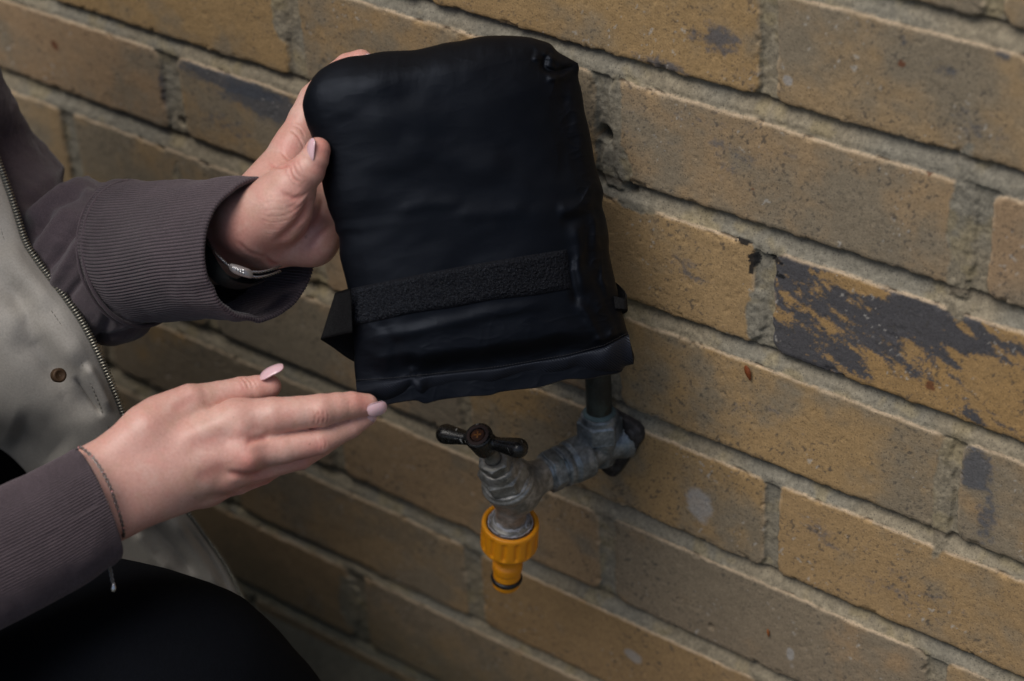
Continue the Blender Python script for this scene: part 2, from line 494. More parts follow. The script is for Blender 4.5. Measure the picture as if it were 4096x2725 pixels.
def hexmod(r_in, s0, s1, rot=0.0, cham=1.2):
    def f(T, S, Rr):
        k = np.mod(T + rot, np.pi / 3) - np.pi / 6
        hx = r_in / np.cos(k)
        lim = r_in * 1.10 + np.minimum(S - s0, s1 - S) * cham
        hx = np.minimum(hx, lim)
        inside = (S >= s0) & (S <= s1)
        return np.where(inside, np.where(Rr < r_in * .5, Rr, hx), Rr)
    return f
def weld(name, parts, mat, parent=None, smooth=True, attrs=None):
    """join several (V world m, F list) into one mesh"""
    Vs, Fs, off = [], [], 0
    for V, F in parts:
        Vs.append(V)
        for f in (F if isinstance(F, list) else [F]):
            Fs.append(np.asarray(f) + off)
        off += len(V)
    V = np.vstack(Vs)
    q = [f for f in Fs if f.shape[1] == 4]; t = [f for f in Fs if f.shape[1] == 3]
    F = ([np.vstack(q)] if q else []) + ([np.vstack(t)] if t else [])
    if parent is not None: V = V - parent_origin(parent)
    return mesh_np(name, V, F, mat, parent, smooth, attrs)

# ------------------------------------------------------------------ materials for the metal work
def metal_mat(name, c1, c2, c3, rough=.55, metallic=.55, sc=1.0, tint=None):
    m = M(name)
    co = m.coord()
    a = m.noise(70 * sc, 6, .65, co, .6); b = m.noise(420 * sc, 4, .6, co); cx = m.noise(160 * sc, 5, .7, co, 1.5)
    colr = m.ramp(a, [(.32, c1), (.5, c2), (.68, c3)])
    colr = m.mix(.7, colr, m.ramp(b, [(.3, .62), (.7, 1.3)]), 'MULTIPLY')
    if tint is not None:
        colr = m.mix(m.ramp(cx, [(.58, 0.0), (.68, .75)]), colr, tint)
    m.color(colr)
    m.set(Metallic=metallic)
    m.rough(m.ramp(b, [(.2, rough - .1), (.8, min(1, rough + .2))]))
    m.normal(m.bump(cx, .16, .0006, m.bump(b, .3, .0003)))
    return m.m
MAT_BRASS = metal_mat('weathered_tap_metal', (.13, .127, .112), (.30, .29, .265), (.56, .55, .52), .34, .5, 1.0, (.38, .36, .31))
MAT_ELBOW = metal_mat('oxidised_elbow_metal', (.07, .08, .088), (.20, .225, .24), (.42, .455, .48), .34, .5, 1.1, (.17, .23, .24))
MAT_DARKM = metal_mat('dark_plate_metal', (.018, .017, .017), (.045, .04, .038), (.11, .10, .10), .6, .4, 1.0, (.13, .1, .085))
MAT_PIPE = metal_mat('dark_copper_pipe', (.03, .031, .027), (.05, .052, .045), (.075, .09, .08), .55, .5, .8, (.06, .10, .09))
def mat_handle():
    m = M('chipped_black_paint')
    co = m.coord()
    a = m.noise(130, 5, .65, co, .8); b = m.noise(900, 3, .6, co)
    fac = m.ramp(a, [(.635, 0.0), (.645, 1.0)])
    colr = m.mix(m.ramp(b, [(.55, 0.0), (.75, .35)]), (.013, .012, .011), (.10, .098, .09))
    colr = m.mix(fac, colr, (.42, .41, .38))
    m.color(colr)
    m.rough(m.mix(fac, m.ramp(b, [(.3, .2), (.7, .4)]), .7))
    m.normal(m.bump(fac, -.6, .0004, m.bump(b, .2, .0003)))
    return m.m
def mat_simple(name, col, rough=.5, metallic=0, bumpscale=None, bs=.2, bd=.0005, var=.0):
    m = M(name); m.set(Roughness=rough, Metallic=metallic)
    if var:
        m.color(m.mix(1.0, col, m.ramp(m.noise(60, 4, .6), [(.3, 1 - var), (.7, 1 + var)]), 'MULTIPLY'))
    else:
        m.b.inputs['Base Color'].default_value = (*col, 1)
    if bumpscale: m.normal(m.bump(m.noise(bumpscale, 3), bs, bd))
    return m.m
MAT_HANDLE = mat_handle()
MAT_RUST = metal_mat('rusty_screw', (.05, .022, .014), (.10, .045, .03), (.24, .085, .03), .8, .2, 3.0)
MAT_RUSTRING = mat_simple('rusty_rim', (.075, .045, .038), .75, 0, 700, .4, .0004, .3)
MAT_RUSTBRIGHT = mat_simple('orange_rust', (.42, .17, .045), .9, 0, 900, .6, .0004, .4)
def mat_orange():
    m = M('orange_plastic')
    co = m.coord(); a = m.noise(240, 4, .65, co); b = m.noise(60, 3, .6, co)
    colr = m.mix(m.ramp(a, [(.62, 0.0), (.78, .45)]), (1.0, .375, .012), (1.0, .62, .28))
    colr = m.mix(m.ramp(b, [(.5, 0.0), (.8, .3)]), colr, (.55, .19, .01))
    m.color(colr); m.set(Roughness=.42, Subsurface_Weight=.08, Subsurface_Scale=.003)
    m.normal(m.bump(a, .12, .0004))
    return m.m
MAT_ORANGE = mat_orange()
MAT_RUBBER = mat_simple('black_rubber', (.012, .012, .013), .32)
MAT_TAPE = mat_simple('white_thread_tape', (.55, .56, .60), .6, 0, 500, .6, .0006, .25)
MAT_VERD = mat_simple('verdigris', (.10, .15, .155), .8, 0, 500, .6, .0006, .35)

# ------------------------------------------------------------------ the tap
TB = np.array([214.21, -75.19, -235.83])               # where the spindle and the outlet axes meet
TA = np.array([-.30869, -.95116, 0.])                  # away from the wall
TU = np.array([.16493, -.05353, .98485])               # up along the outlet axis
TN = np.array([.01692, -.45553, .89006])               # along the spindle
def build_tap():
    plate_c = TB + TA * (TB[1] / .95116) * 1.0          # on the wall
    t = empty('garden_tap', ((plate_c[0]) / 1000, 0, (plate_c[2] + GZ) / 1000))
    tag(t, 'old grey outdoor tap with black T handle screwed to the brick wall', 'tap')
    px, pz = plate_c[0], plate_c[2]
    # wall plate: three rounded lobes
    def plate_outline(T):
        r = 0
        pts = [(15, 17), (-16, 15), (2, -21)]
        # support function of discs joined by a convex hull
        return pts
    lobes = np.array([(8, 9), (-16, 13), (-9, -22)], float); rl = 7.5
    th = np.linspace(0, 2 * np.pi, 120, endpoint=False)
    ring = []
    for a in th:
        d = np.array([np.cos(a), np.sin(a)])
        # radial distance of the hull in direction d, by bisection on an sdf
        lo, hi = 0, 60
        for _ in range(24):
            mid = (lo + hi) / 2; q = d * mid
            s = 1e9
            for i in range(3):
                A_, B_ = lobes[i], lobes[(i + 1) % 3]
                ab = B_ - A_; tt = np.clip((q - A_) @ ab / (ab @ ab), 0, 1)
                s = min(s, np.linalg.norm(q - A_ - ab * tt) - rl)
            s = min(s, np.linalg.norm(q - np.array([-5, 0])) - 13)
            if s < 0: lo = mid
            else: hi = mid
        ring.append(d * lo)
    ring = np.array(ring)
    lay = []
    for y, k in ((0.8, 1.0), (-1.2, 1.0), (-3.6, 1.0), (-4.4, .95), (-4.6, .55), (-4.8, .1)):
        lay.append(np.stack([px + ring[:, 0] * k, np.full(120, y), pz + ring[:, 1] * k], -1))
    V = np.vstack(lay); V = (V + np.array([0, 0, GZ])) / 1000 - parent_origin(t)
    mesh_np('wall_plate', V, grid_faces(len(lay), 120, wrap_v=True), MAT_DARKM, t)
    for (sx, sz) in lobes * .92:
        lathe('plate_screw', (px + sx, -4.2, pz + sz), (0, -1, 0), dense([(0, 4.0), (.8, 4.0), (1.6, 3.0), (1.9, 1.2), (1.2, .8), (1.2, .1)], .4), MAT_DARKM, t, 24, rough=.3)
    # elbow body from the plate out to its socket
    A = TA
    e0 = np.array([px, 0, pz])
    body = [(0, 12), (4, 11.5), (7, 10), (12, 9.2), (24, 9.4), (26.5, 10.0), (27.5, 12.6), (28.5, 13.1), (33.5, 13.2), (38.5, 13.1), (39.5, 12.4), (40, 11.4), (41.6, 11.2), (42.3, 12.2), (44, 12.6), (46, 12.3), (46.6, 11), (48, 10.4)]
    lathe('elbow_body', e0, A, dense(body, .6), MAT_ELBOW, t, 72, rough=.16, seed=1)
    # riser: boss, compression nut and pipe stand on the elbow
    rc = e0 + A * 17
    up = np.array([0, 0, 1.])
    lathe('riser_boss', rc, up, dense([(-9, 3), (-8.5, 8.5), (0, 9.5), (6, 9.8), (10, 10.4), (11, 9.6)], .8), MAT_ELBOW, t, 48, rough=.4, seed=2)
    nut = lathe('compression_nut', rc, up, dense([(10, 8), (10, 11.8), (21, 11.8), (21.3, 11.2), (24.5, 10.9), (25.6, 10.2), (26, 8.2)], .5), MAT_ELBOW, t, 96, mod=hexmod(11.8, 9.9, 21.1, .25), rough=.1, seed=3)
    lathe('solder_ring', rc, up, dense([(25.4, 9.6), (26.6, 9.3), (27.2, 8.2), (27.6, 7.7)], .3), MAT_VERD, t, 48, rough=.4)
    cl = [rc + up * 14, rc + up * 40, rc + up * 62, rc + up * 78 + np.array([0, 2.2, 0]), rc + up * 88 + np.array([0, 9., 0]), rc + up * 91 + np.array([0, 19., 0]), rc + up * 91 + np.array([0, 40., 0])]
    V, F = tube_np(catmull(np.array(cl), 80), np.full(80, 7.5), 36)
    weld('riser_pipe', [((V + np.array([0, 0, GZ])) / 1000, F)], MAT_PIPE, t)
    # tap inlet: hexagon shoulder, neck and body
    inlet = [(44, 8), (47.5, 10.2), (48.2, 11.8), (55, 11.8), (56, 10), (60, 9.0), (64, 9.6), (68, 12)]
    lathe('inlet_hexagon', e0, A, dense(inlet, .5), MAT_ELBOW, t, 96, mod=hexmod(11.2, 48, 55.2, .1), rough=.15, seed=4)
    # body: swelling globe with outlet below and flange above, one welded surface through an implicit blend
    def sdf(P):
        q = P - TB
        def caps_(a, b, ra, rb):
            ab = b - a; tt = np.clip(((P - a) @ ab) / (ab @ ab), 0, 1)
            return np.linalg.norm(P - a - tt[:, None] * ab, axis=1) - (ra + (rb - ra) * tt)
        d = np.linalg.norm((q - A * -3) / np.array([1, 1, 1.0]), axis=1) - 14.2
        d = smin(d, caps_(TB - A * 4, TB - A * 22, 12.5, 9.6), 4)
        d = smin(d, caps_(TB - TN * 3, TB + TN * 4, 15.0, 15.4), 3)
        # cut flat at the flange face
        d = np.maximum(d, (q @ TN) - 7.5)
        d = smin(d, caps_(TB, TB - TU * 26, 9.4, 9.0), 2.5)
        return d
    V, F = surface_nets(sdf, TB - 34, TB + 34, .7)
    n = normals_of(sdf, V)
    V = V + n * ((fbm(V[:, 0] * 1.1 + V[:, 1], V[:, 2], 2.4, 3, 120) - .5) * .2 + (fbm(V[:, 0] - V[:, 1], V[:, 2], 9, 3, 121) - .5) * .3)[:, None]
    weld('tap_body', [((V + np.array([0, 0, GZ])) / 1000, F)], MAT_BRASS, t)
    # bonnet
    prof = [(5, 15.2), (7.5, 15.8), (9.2, 15.9), (10.2, 15.2), (10.6, 14.4), (11.6, 14.2), (12.2, 13.2), (12.3, 12.6), (22.3, 12.6), (22.6, 11.8), (24, 11.4), (26.5, 10.8), (28.2, 9.8), (28.6, 8), (29, 7)]
    lathe('bonnet', TB, TN, dense(prof, .45), MAT_BRASS, t, 96, mod=hexmod(12.4, 12.25, 22.4, .42, .9), rough=.12, seed=5)
    prof = [(27, 7), (28.6, 8.6), (29.2, 8.9), (34.6, 8.9), (35.2, 8.2), (35.6, 6.4), (35.4, 5.0), (34, 4.9)]
    lathe('gland_nut', TB, TN, dense(prof, .35), MAT_BRASS, t, 96, mod=hexmod(8.4, 29, 34.8, .1, .8), rough=.1, seed=6)
    lathe('nub', TB + TN * 15.0 + (np.cross(TN, TA) * -1.0) * 0 + sidedir(62) * 12.6, sidedir(62), dense([(-.5, 2.3), (.6, 2.1), (1.3, 1.2), (1.5, .2)], .3), MAT_BRASS, t, 20)
    lathe('spindle', TB, TN, dense([(30, 4.3), (47, 4.3)], .8), MAT_BRASS, t, 40, rough=.12)
    # T handle
    HC = TB + TN * 55
    ux = np.array([1, 0, 0.]); ux = ux - TN * (ux @ TN); ux /= np.linalg.norm(ux); uy = np.cross(TN, ux)
    hb = ux * math.cos(.20) + uy * math.sin(.20)
    def hs(P):
        q = P - HC; x = q @ hb; z = q @ TN; y = q @ np.cross(TN, hb)
        ax = np.abs(x)
        rad = 4.0 + 1.9 * sstep(8, 25, ax)
        ends = 22.5
        bar = np.sqrt(np.maximum(ax - ends, 0) ** 2 + y * y + (z * 1.06 - .4) ** 2) - rad
        rr = np.sqrt(x * x + y * y)
        bossr = 6.9 + .10 * (z + 6)
        boss = np.maximum(rr - bossr, np.abs(z + .5) - 8.2)
        boss = np.maximum(boss, 0 * boss - 5) 
        d = smin(bar, smax(rr - bossr, np.abs(z + .6) - 8.0, 2.0), 2.2)
        d = smax(d, -np.maximum(rr - 4.3, 6.3 - z), .5)
        return d
    V, F = surface_nets(hs, HC - 36, HC + 36, .55)
    weld('tap_handle', [((V + np.array([0, 0, GZ])) / 1000, F)], MAT_HANDLE, t)
    hand = [o for o in COL.objects if o.name.startswith('tap_handle')][-1]
    lathe('screw_rim', HC, TN, dense([(6.4, 4.2), (7.7, 4.6), (7.9, 5.3), (7.55, 6.3), (7.2, 6.5)], .3), MAT_RUSTRING, hand, 48, rough=.2, caps=False)
    lathe('screw', HC, TN, dense([(5.5, 4.1), (7.0, 4.0), (7.5, 3.4), (7.6, 1.6), (7.5, .1)], .25), MAT_RUST, hand, 40, rough=.25)
    parts = []
    for k in range(2):
        d = ux * math.cos(.5 + k * math.pi / 2) + uy * math.sin(.5 + k * math.pi / 2); e = np.cross(TN, d)
        b = HC + TN * 7.35
        P = [b + d * sx * 2.1 + e * sy * .45 + TN * sz * .38 for sx in (-1, 1) for sy in (-1, 1) for sz in (-1, 1)]
        P = (np.array(P) + np.array([0, 0, GZ])) / 1000
        parts.append((P, np.array([(0, 1, 3, 2), (4, 6, 7, 5), (0, 4, 5, 1), (2, 3, 7, 6), (0, 2, 6, 4), (1, 5, 7, 3)])))
    weld('screw_cross', parts, MAT_RUSTBRIGHT, hand, False)
    # outlet threads and tape inside the connector
    dn = -TU
    lathe('outlet_thread', TB, dn, dense([(24, 8.5), (25.5, 9.3), (26.5, 11.8), (28, 12.6), (32, 12.8), (36, 12.8)], .4), MAT_BRASS, t, 72,
          mod=lambda T, S, Rr: Rr + .25 * np.sin(S * 3.4 + T) * (S > 28), rough=.35, seed=7)
    # strands of thread tape wound around
    parts = []
    rng = np.random.default_rng(4)
    a_, u_, v_ = frame(dn)
    for k in range(22):
        th0 = rng.uniform(0, 6.28); L = rng.uniform(.6, 1.9); s0 = rng.uniform(24.4, 27.6)
        tt = np.linspace(0, L, 16) + th0
        ss = s0 + np.cumsum(rng.normal(0, .22, 16)); rr = np.interp(ss, [24, 25.5, 26.5, 28, 30], [8.9, 9.7, 12.2, 12.9, 13]) + .25
        cl = TB + a_ * ss[:, None] + (u_ * np.cos(tt)[:, None] + v_ * np.sin(tt)[:, None]) * rr[:, None]
        parts.append(tube_np(cl, np.full(16, rng.uniform(.12, .34)), 5))
    weld('thread_tape', [((V + np.array([0, 0, GZ])) / 1000, F) for V, F in parts], MAT_TAPE, t)
    # hose connector: a thing of its own, screwed on the outlet
    o0 = TB + dn * 30
    h = empty('hose_connector', tuple((o0 + np.array([0, 0, GZ])) / 1000))
    tag(h, 'orange plastic hose connector screwed under the tap outlet', 'hose connector')
    def ribs(T, S, Rr):
        k = np.mod(T * 14 / (2 * np.pi), 1.0); g = np.exp(-((k - .5) / .17) ** 2)
        z = sstep(29.5, 32.0, S) * sstep(45.5, 42.5, S)
        return Rr - np.where(Rr > 15.5, 1.3 * g * z, 0)
    prof = [(35, 13.0), (31, 13.4), (28.4, 13.9), (27.6, 14.4), (27.3, 15.4), (27.5, 16.2), (28.2, 16.7), (30, 16.9), (43, 17.1), (45.5, 16.9), (47.2, 16.0), (48.6, 14.2), (49.2, 11.5), (49.5, 9.0)]
    lathe('connector_nut', TB, dn, dense(prof, .35), MAT_ORANGE, h, 224, mod=ribs, caps=False)
    prof = [(49.5, 9.6), (50.2, 8.0), (52, 7.1), (59, 6.9), (60.5, 7.1), (62.2, 8.6), (63.2, 9.0), (66.8, 9.0), (67.8, 8.2), (68.8, 8.0), (70.4, 8.2), (73.2, 8.3), (73.6, 7.4), (77.4, 7.4), (77.8, 8.4), (80.4, 8.3), (82.0, 7.4), (82.6, 6.4), (82.4, 5.4), (76, 5.2)]
    lathe('connector_spigot', TB, dn, dense(prof, .3), MAT_ORANGE, h, 96, caps=False)
    a_, u_, v_ = frame(dn)
    th = np.linspace(0, 2 * np.pi, 80, endpoint=False)
    cl = TB + a_ * 75.5 + (u_ * np.cos(th)[:, None] + v_ * np.sin(th)[:, None]) * 7.75
    V, F = tube_np(cl, np.full(80, 1.75), 14, closed=True)
    weld('rubber_ring', [((V + np.array([0, 0, GZ])) / 1000, F)], MAT_RUBBER, h)

def sidedir(deg):
    ux = np.array([1, 0, 0.]); ux = ux - TN * (ux @ TN); ux /= np.linalg.norm(ux); uy = np.cross(TN, ux)
    a = math.radians(deg) - math.pi * .5
    return ux * math.cos(a) + uy * math.sin(a)
def tube_np(cl, rad, seg=8, closed=False):
    cl = np.asarray(cl, float); n = len(cl)
    if closed: T = np.roll(cl, -1, 0) - np.roll(cl, 1, 0)
    else: T = np.gradient(cl, axis=0)
    T /= np.linalg.norm(T, axis=1)[:, None] + 1e-12
    ref = np.array([0.31, .52, .8]); U = []
    u = ref - T[0] * (ref @ T[0]); u /= np.linalg.norm(u)
    for k in range(n):
        u = u - T[k] * (u @ T[k]); u /= np.linalg.norm(u) + 1e-12; U.append(u)
    U = np.array(U); Vv = np.cross(T, U)
    th = np.linspace(0, 2 * np.pi, seg, endpoint=False)
    rad = np.asarray(rad)
    P = cl[:, None] + (U[:, None] * np.cos(th)[None, :, None] + Vv[:, None] * np.sin(th)[None, :, None]) * rad[:, None, None]
    F = [grid_faces(n, seg, wrap_u=closed, wrap_v=True, flip=True)]
    P = P.reshape(-1, 3)
    if not closed:
        P = np.vstack([P, cl[0], cl[-1]]); i = np.arange(seg); b = (n - 1) * seg
        F.append(np.stack([np.full(seg, n * seg), i, (i + 1) % seg], -1)[:, ::-1])
        F.append(np.stack([np.full(seg, n * seg + 1), b + i, b + (i + 1) % seg], -1))
    return P, F

# ------------------------------------------------------------------ implicit surfaces -> smooth quads (surface nets)
def smin(a, b, k):
    h = np.maximum(k - np.abs(a - b), 0) / k
    return np.minimum(a, b) - h * h * k * .25
def smax(a, b, k): return -smin(-a, -b, k)
def normals_of(f, V, e=.4):
    g = np.stack([f(V + np.array(d) * e) - f(V - np.array(d) * e) for d in ((1, 0, 0), (0, 1, 0), (0, 0, 1))], -1)
    return g / (np.linalg.norm(g, axis=1)[:, None] + 1e-9)
def surface_nets(f, lo, hi, h, project=2):
    lo = np.asarray(lo, float); hi = np.asarray(hi, float)
    K = 4
    n = np.ceil((hi - lo) / (h * K)).astype(int)
    ax = [lo[i] + (np.arange(n[i]) + .5) * h * K for i in range(3)]
    C0 = np.stack(np.meshgrid(*ax, indexing='ij'), -1).reshape(-1, 3)
    dc = np.concatenate([f(C0[i:i + 400000]) for i in range(0, len(C0), 400000)]).reshape(n)
    N = n * K
    fld = np.repeat(np.repeat(np.repeat(dc, K, 0), K, 1), K, 2).astype(np.float32)
    act = np.abs(dc) < h * K * 1.9
    idx = np.argwhere(act)
    off = np.stack(np.meshgrid(*[np.arange(K)] * 3, indexing='ij'), -1).reshape(-1, 3)
    vox = (idx[:, None, :] * K + off[None]).reshape(-1, 3)
    P = lo + (vox + .5) * h
    val = np.concatenate([f(P[i:i + 400000]) for i in range(0, len(P), 400000)])
    fld[vox[:, 0], vox[:, 1], vox[:, 2]] = val
    s = fld < 0
    # cells
    cs = [fld[a:N[0] - 1 + a, b:N[1] - 1 + b, c_:N[2] - 1 + c_] for a in (0, 1) for b in (0, 1) for c_ in (0, 1)]
    sg = np.stack([q < 0 for q in cs]).sum(0)
    cell = (sg > 0) & (sg < 8)
    ci = np.argwhere(cell)
    vid = np.full(cell.shape, -1, np.int64); vid[cell] = np.arange(len(ci))
    vals = np.stack([q[cell] for q in cs], 1)
    corner = np.array([(a, b, c_) for a in (0, 1) for b in (0, 1) for c_ in (0, 1)], float)
    acc = np.zeros((len(ci), 3)); cnt = np.zeros(len(ci))
    for i in range(8):
        for j in range(i + 1, 8):
            if np.abs(corner[i] - corner[j]).sum() != 1: continue
            a, b = vals[:, i], vals[:, j]
            x = (a < 0) != (b < 0)
            t = np.where(x, a / np.where(a - b == 0, 1, a - b), 0)
            p = corner[i] + (corner[j] - corner[i]) * t[:, None]
            acc += np.where(x[:, None], p, 0); cnt += x
    V = lo + (ci + acc / cnt[:, None] + .5) * h
    F = []
    for axis in range(3):
        sl0 = [slice(1, N[k] - 1) for k in range(3)]; sl1 = list(sl0)
        sl0[axis] = slice(0, N[axis] - 1); sl1[axis] = slice(1, N[axis])
        A0, A1 = s[tuple(sl0)], s[tuple(sl1)]
        for flip, mk in ((False, A0 & ~A1), (True, ~A0 & A1)):
            e = np.argwhere(mk)
            if not len(e): continue
            base = e.copy()
            for k in range(3):
                if k != axis: base[:, k] += 1
            b, c_ = [(1, 2), (2, 0), (0, 1)][axis]
            def g(db, dc_):
                q = base.copy(); q[:, b] -= db; q[:, c_] -= dc_
                return vid[q[:, 0], q[:, 1], q[:, 2]]
            quad = np.stack([g(1, 1), g(0, 1), g(0, 0), g(1, 0)], -1)
            F.append(quad[:, ::-1] if flip else quad)
    F = np.vstack(F)
    F = F[(F >= 0).all(1)]
    for _ in range(project):
        d = f(V); g = normals_of(f, V, h * .4)
        V = V - g * np.clip(d, -h, h)[:, None] * .9
    return V, F

# ------------------------------------------------------------------ the black quilted tap cover
BAG_O = (661.8, 57.5, 1.703)
def bagpt(x, y): return x / BAG_O[2] + BAG_O[0], y / BAG_O[2] + BAG_O[1]
BL = [(100, 205), (75, 250), (60, 300), (61, 335), (75, 390), (95, 440), (118, 520), (130, 590), (141, 650), (152, 690), (160, 722), (176, 760), (184, 778), (189, 808), (203, 838), (204, 900), (215, 950), (235, 1030), (243, 1100), (251, 1200), (262, 1280), (261, 1330), (268, 1400), (272, 1445)]
BT = [(100, 205), (130, 175), (180, 145), (240, 125), (300, 118), (370, 105), (440, 101), (500, 98), (560, 85), (620, 70), (680, 62), (750, 47), (800, 42), (870, 42), (940, 47), (985, 58), (1030, 74), (1060, 105), (1100, 128), (1138, 150)]
BR = [(1138, 150), (1143, 170), (1140, 205), (1155, 270), (1165, 340), (1180, 400), (1195, 480), (1205, 540), (1222, 600), (1238, 655), (1234, 710), (1248, 760), (1259, 830), (1261, 890), (1275, 960), (1291, 1030), (1305, 1100), (1326, 1180), (1337, 1215), (1345, 1250), (1359, 1300), (1357, 1328)]
BB = [(272, 1445), (310, 1455), (345, 1468), (385, 1486), (430, 1479), (500, 1470), (540, 1482), (600, 1468), (700, 1455), (790, 1450), (830, 1438), (900, 1428), (980, 1420), (1050, 1400), (1100, 1387), (1180, 1386), (1230, 1375), (1300, 1362), (1325, 1336), (1357, 1328)]
def polyd(x, y, pts):
    """distance to a polyline and position (0..1) along it"""
    P = np.array(pts, float); best = np.full(np.shape(x), 1e9); tt = np.zeros(np.shape(x))
    L = np.concatenate([[0], np.cumsum(np.linalg.norm(np.diff(P, axis=0), axis=1))])
    for i in range(len(P) - 1):
        a, b = P[i], P[i + 1]; ab = b - a; ll = ab @ ab + 1e-9
        t = np.clip(((x - a[0]) * ab[0] + (y - a[1]) * ab[1]) / ll, 0, 1)
        d = np.hypot(x - a[0] - ab[0] * t, y - a[1] - ab[1] * t)
        m = d < best; best = np.where(m, d, best); tt = np.where(m, (L[i] + t * (L[i + 1] - L[i])) / L[-1], tt)
    return best, tt
def bag_grids(nu=420, nv=480):
    L, T, Rr, B = even(BL, nv), even(BT, nu), even(BR, nv), even(BB, nu)
    u = np.linspace(0, 1, nu)[:, None, None]; v = np.linspace(0, 1, nv)[None, :, None]
    S = (1 - v) * T[:, None] + v * B[:, None] + (1 - u) * L[None] + u * Rr[None]
    S = S - ((1 - u) * (1 - v) * T[0] + u * (1 - v) * T[-1] + (1 - u) * v * B[0] + u * v * B[-1])
    return S, u[..., 0] * np.ones((nu, nv)), v[..., 0] * np.ones((nu, nv))
def bag_base(x, y): return 1104 + (x - 60) / 1250 * 26 + (y - 100) / 1350 * 8
BAG_FOLDS = [  # (polyline in bag sheet units, width, height toward viewer mm)
    ([(1050, 735), (1130, 715), (1238, 680)], 30, 2.4), ([(1060, 775), (1140, 760), (1240, 720)], 24, -1.6),
    ([(1120, 765), (1150, 860), (1140, 960), (1165, 1070)], 30, 2.8), ([(1185, 740), (1170, 850), (1175, 980)], 24, -2.0),
    ([(1118, 880), (1112, 960), (1128, 1050), (1130, 1110)], 18, -1.8), ([(1130, 1080), (1180, 1140), (1250, 1290)], 20, 2.2), ([(1250, 820), (1215, 1000), (1290, 1190)], 18, -1.6),
    ([(1138, 152), (1060, 140), (985, 95)], 15, 3.2), ([(1138, 158), (1050, 185), (985, 165)], 11, -2.8), ([(1136, 168), (1080, 205), (1010, 215)], 14, 2.0),
    ([(1040, 90), (1010, 130), (1000, 180)], 12, -2.2), ([(960, 60), (985, 100), (970, 150)], 14, 1.8), ([(1120, 200), (1150, 420), (1190, 620)], 26, 1.3), ([(1060, 250), (1090, 480), (1075, 640)], 34, -1.0),
    ([(430, 450), (600, 520), (900, 560)], 55, 1.5), ([(300, 600), (560, 640), (950, 640)], 50, -1.2), ([(640, 740), (830, 740), (960, 720)], 30, 1.0), ([(420, 735), (540, 700), (700, 700)], 26, .7),
    ([(130, 250), (400, 200), (900, 130)], 55, 1.2), ([(200, 330), (400, 290), (700, 300)], 50, -.9),
    ([(280, 1230), (500, 1200), (800, 1130), (1080, 1080)], 26, 1.6), ([(270, 1330), (600, 1330), (1000, 1270), (1270, 1230)], 36, -1.8), 
    ([(350, 1150), (420, 1250), (430, 1350)], 22, -.8), ([(560, 1400), (500, 1380), (480, 1330)], 14, 1.2), ([(1190, 1240), (1290, 1210), (1335, 1170)], 14, 1.6)]
def bag_relief(x, y, u, v):
    z = np.zeros(x.shape)
    for pl, w, h in BAG_FOLDS:
        d, t = polyd(x, y, pl)
        env = sstep(0, .22, t) * sstep(1, .78, t) if len(pl) > 2 else 1
        z += h * np.exp(-(d / w) ** 2) * np.where((t <= 0) | (t >= 1), .0 if len(pl) > 2 else 1, env)
    eu = np.exp(-np.minimum(u, 1 - u) / .035); ev = np.exp(-np.minimum(v, 1) / .04)
    z += eu * (fbm(x * .3, y, 34, 3, 201) - .5) * 3.2 + ev * (fbm(x, y * .3, 34, 3, 202) - .5) * 2.6
    z += (fbm(x, y, 300, 2, 203, .4) - .5) * 6.5 + (fbm(x * .8 + y * .3, y * 1.3, 120, 2, 204, .35) - .5) * 1.5
    rg = 1 - np.abs(2 * fbm(x * 1.1 + y * .35, y * .6 - x * .15, 85, 2, 231, .4) - 1)
    z += (rg ** 5 - .3) * (.03 + 1.2 * sstep(.80, .95, u) + .12 * sstep(.74, .82, v)) 
    rg = 1 - np.abs(2 * fbm(x * .5 - y * .2, y * 1.2 + x * .2, 48, 2, 232, .4) - 1)
    z += rg ** 4 * (.05 + .6 * sstep(.84, .95, u) + .18 * sstep(.74, .8, v) + .5 * np.exp(-v / .05))
    return z
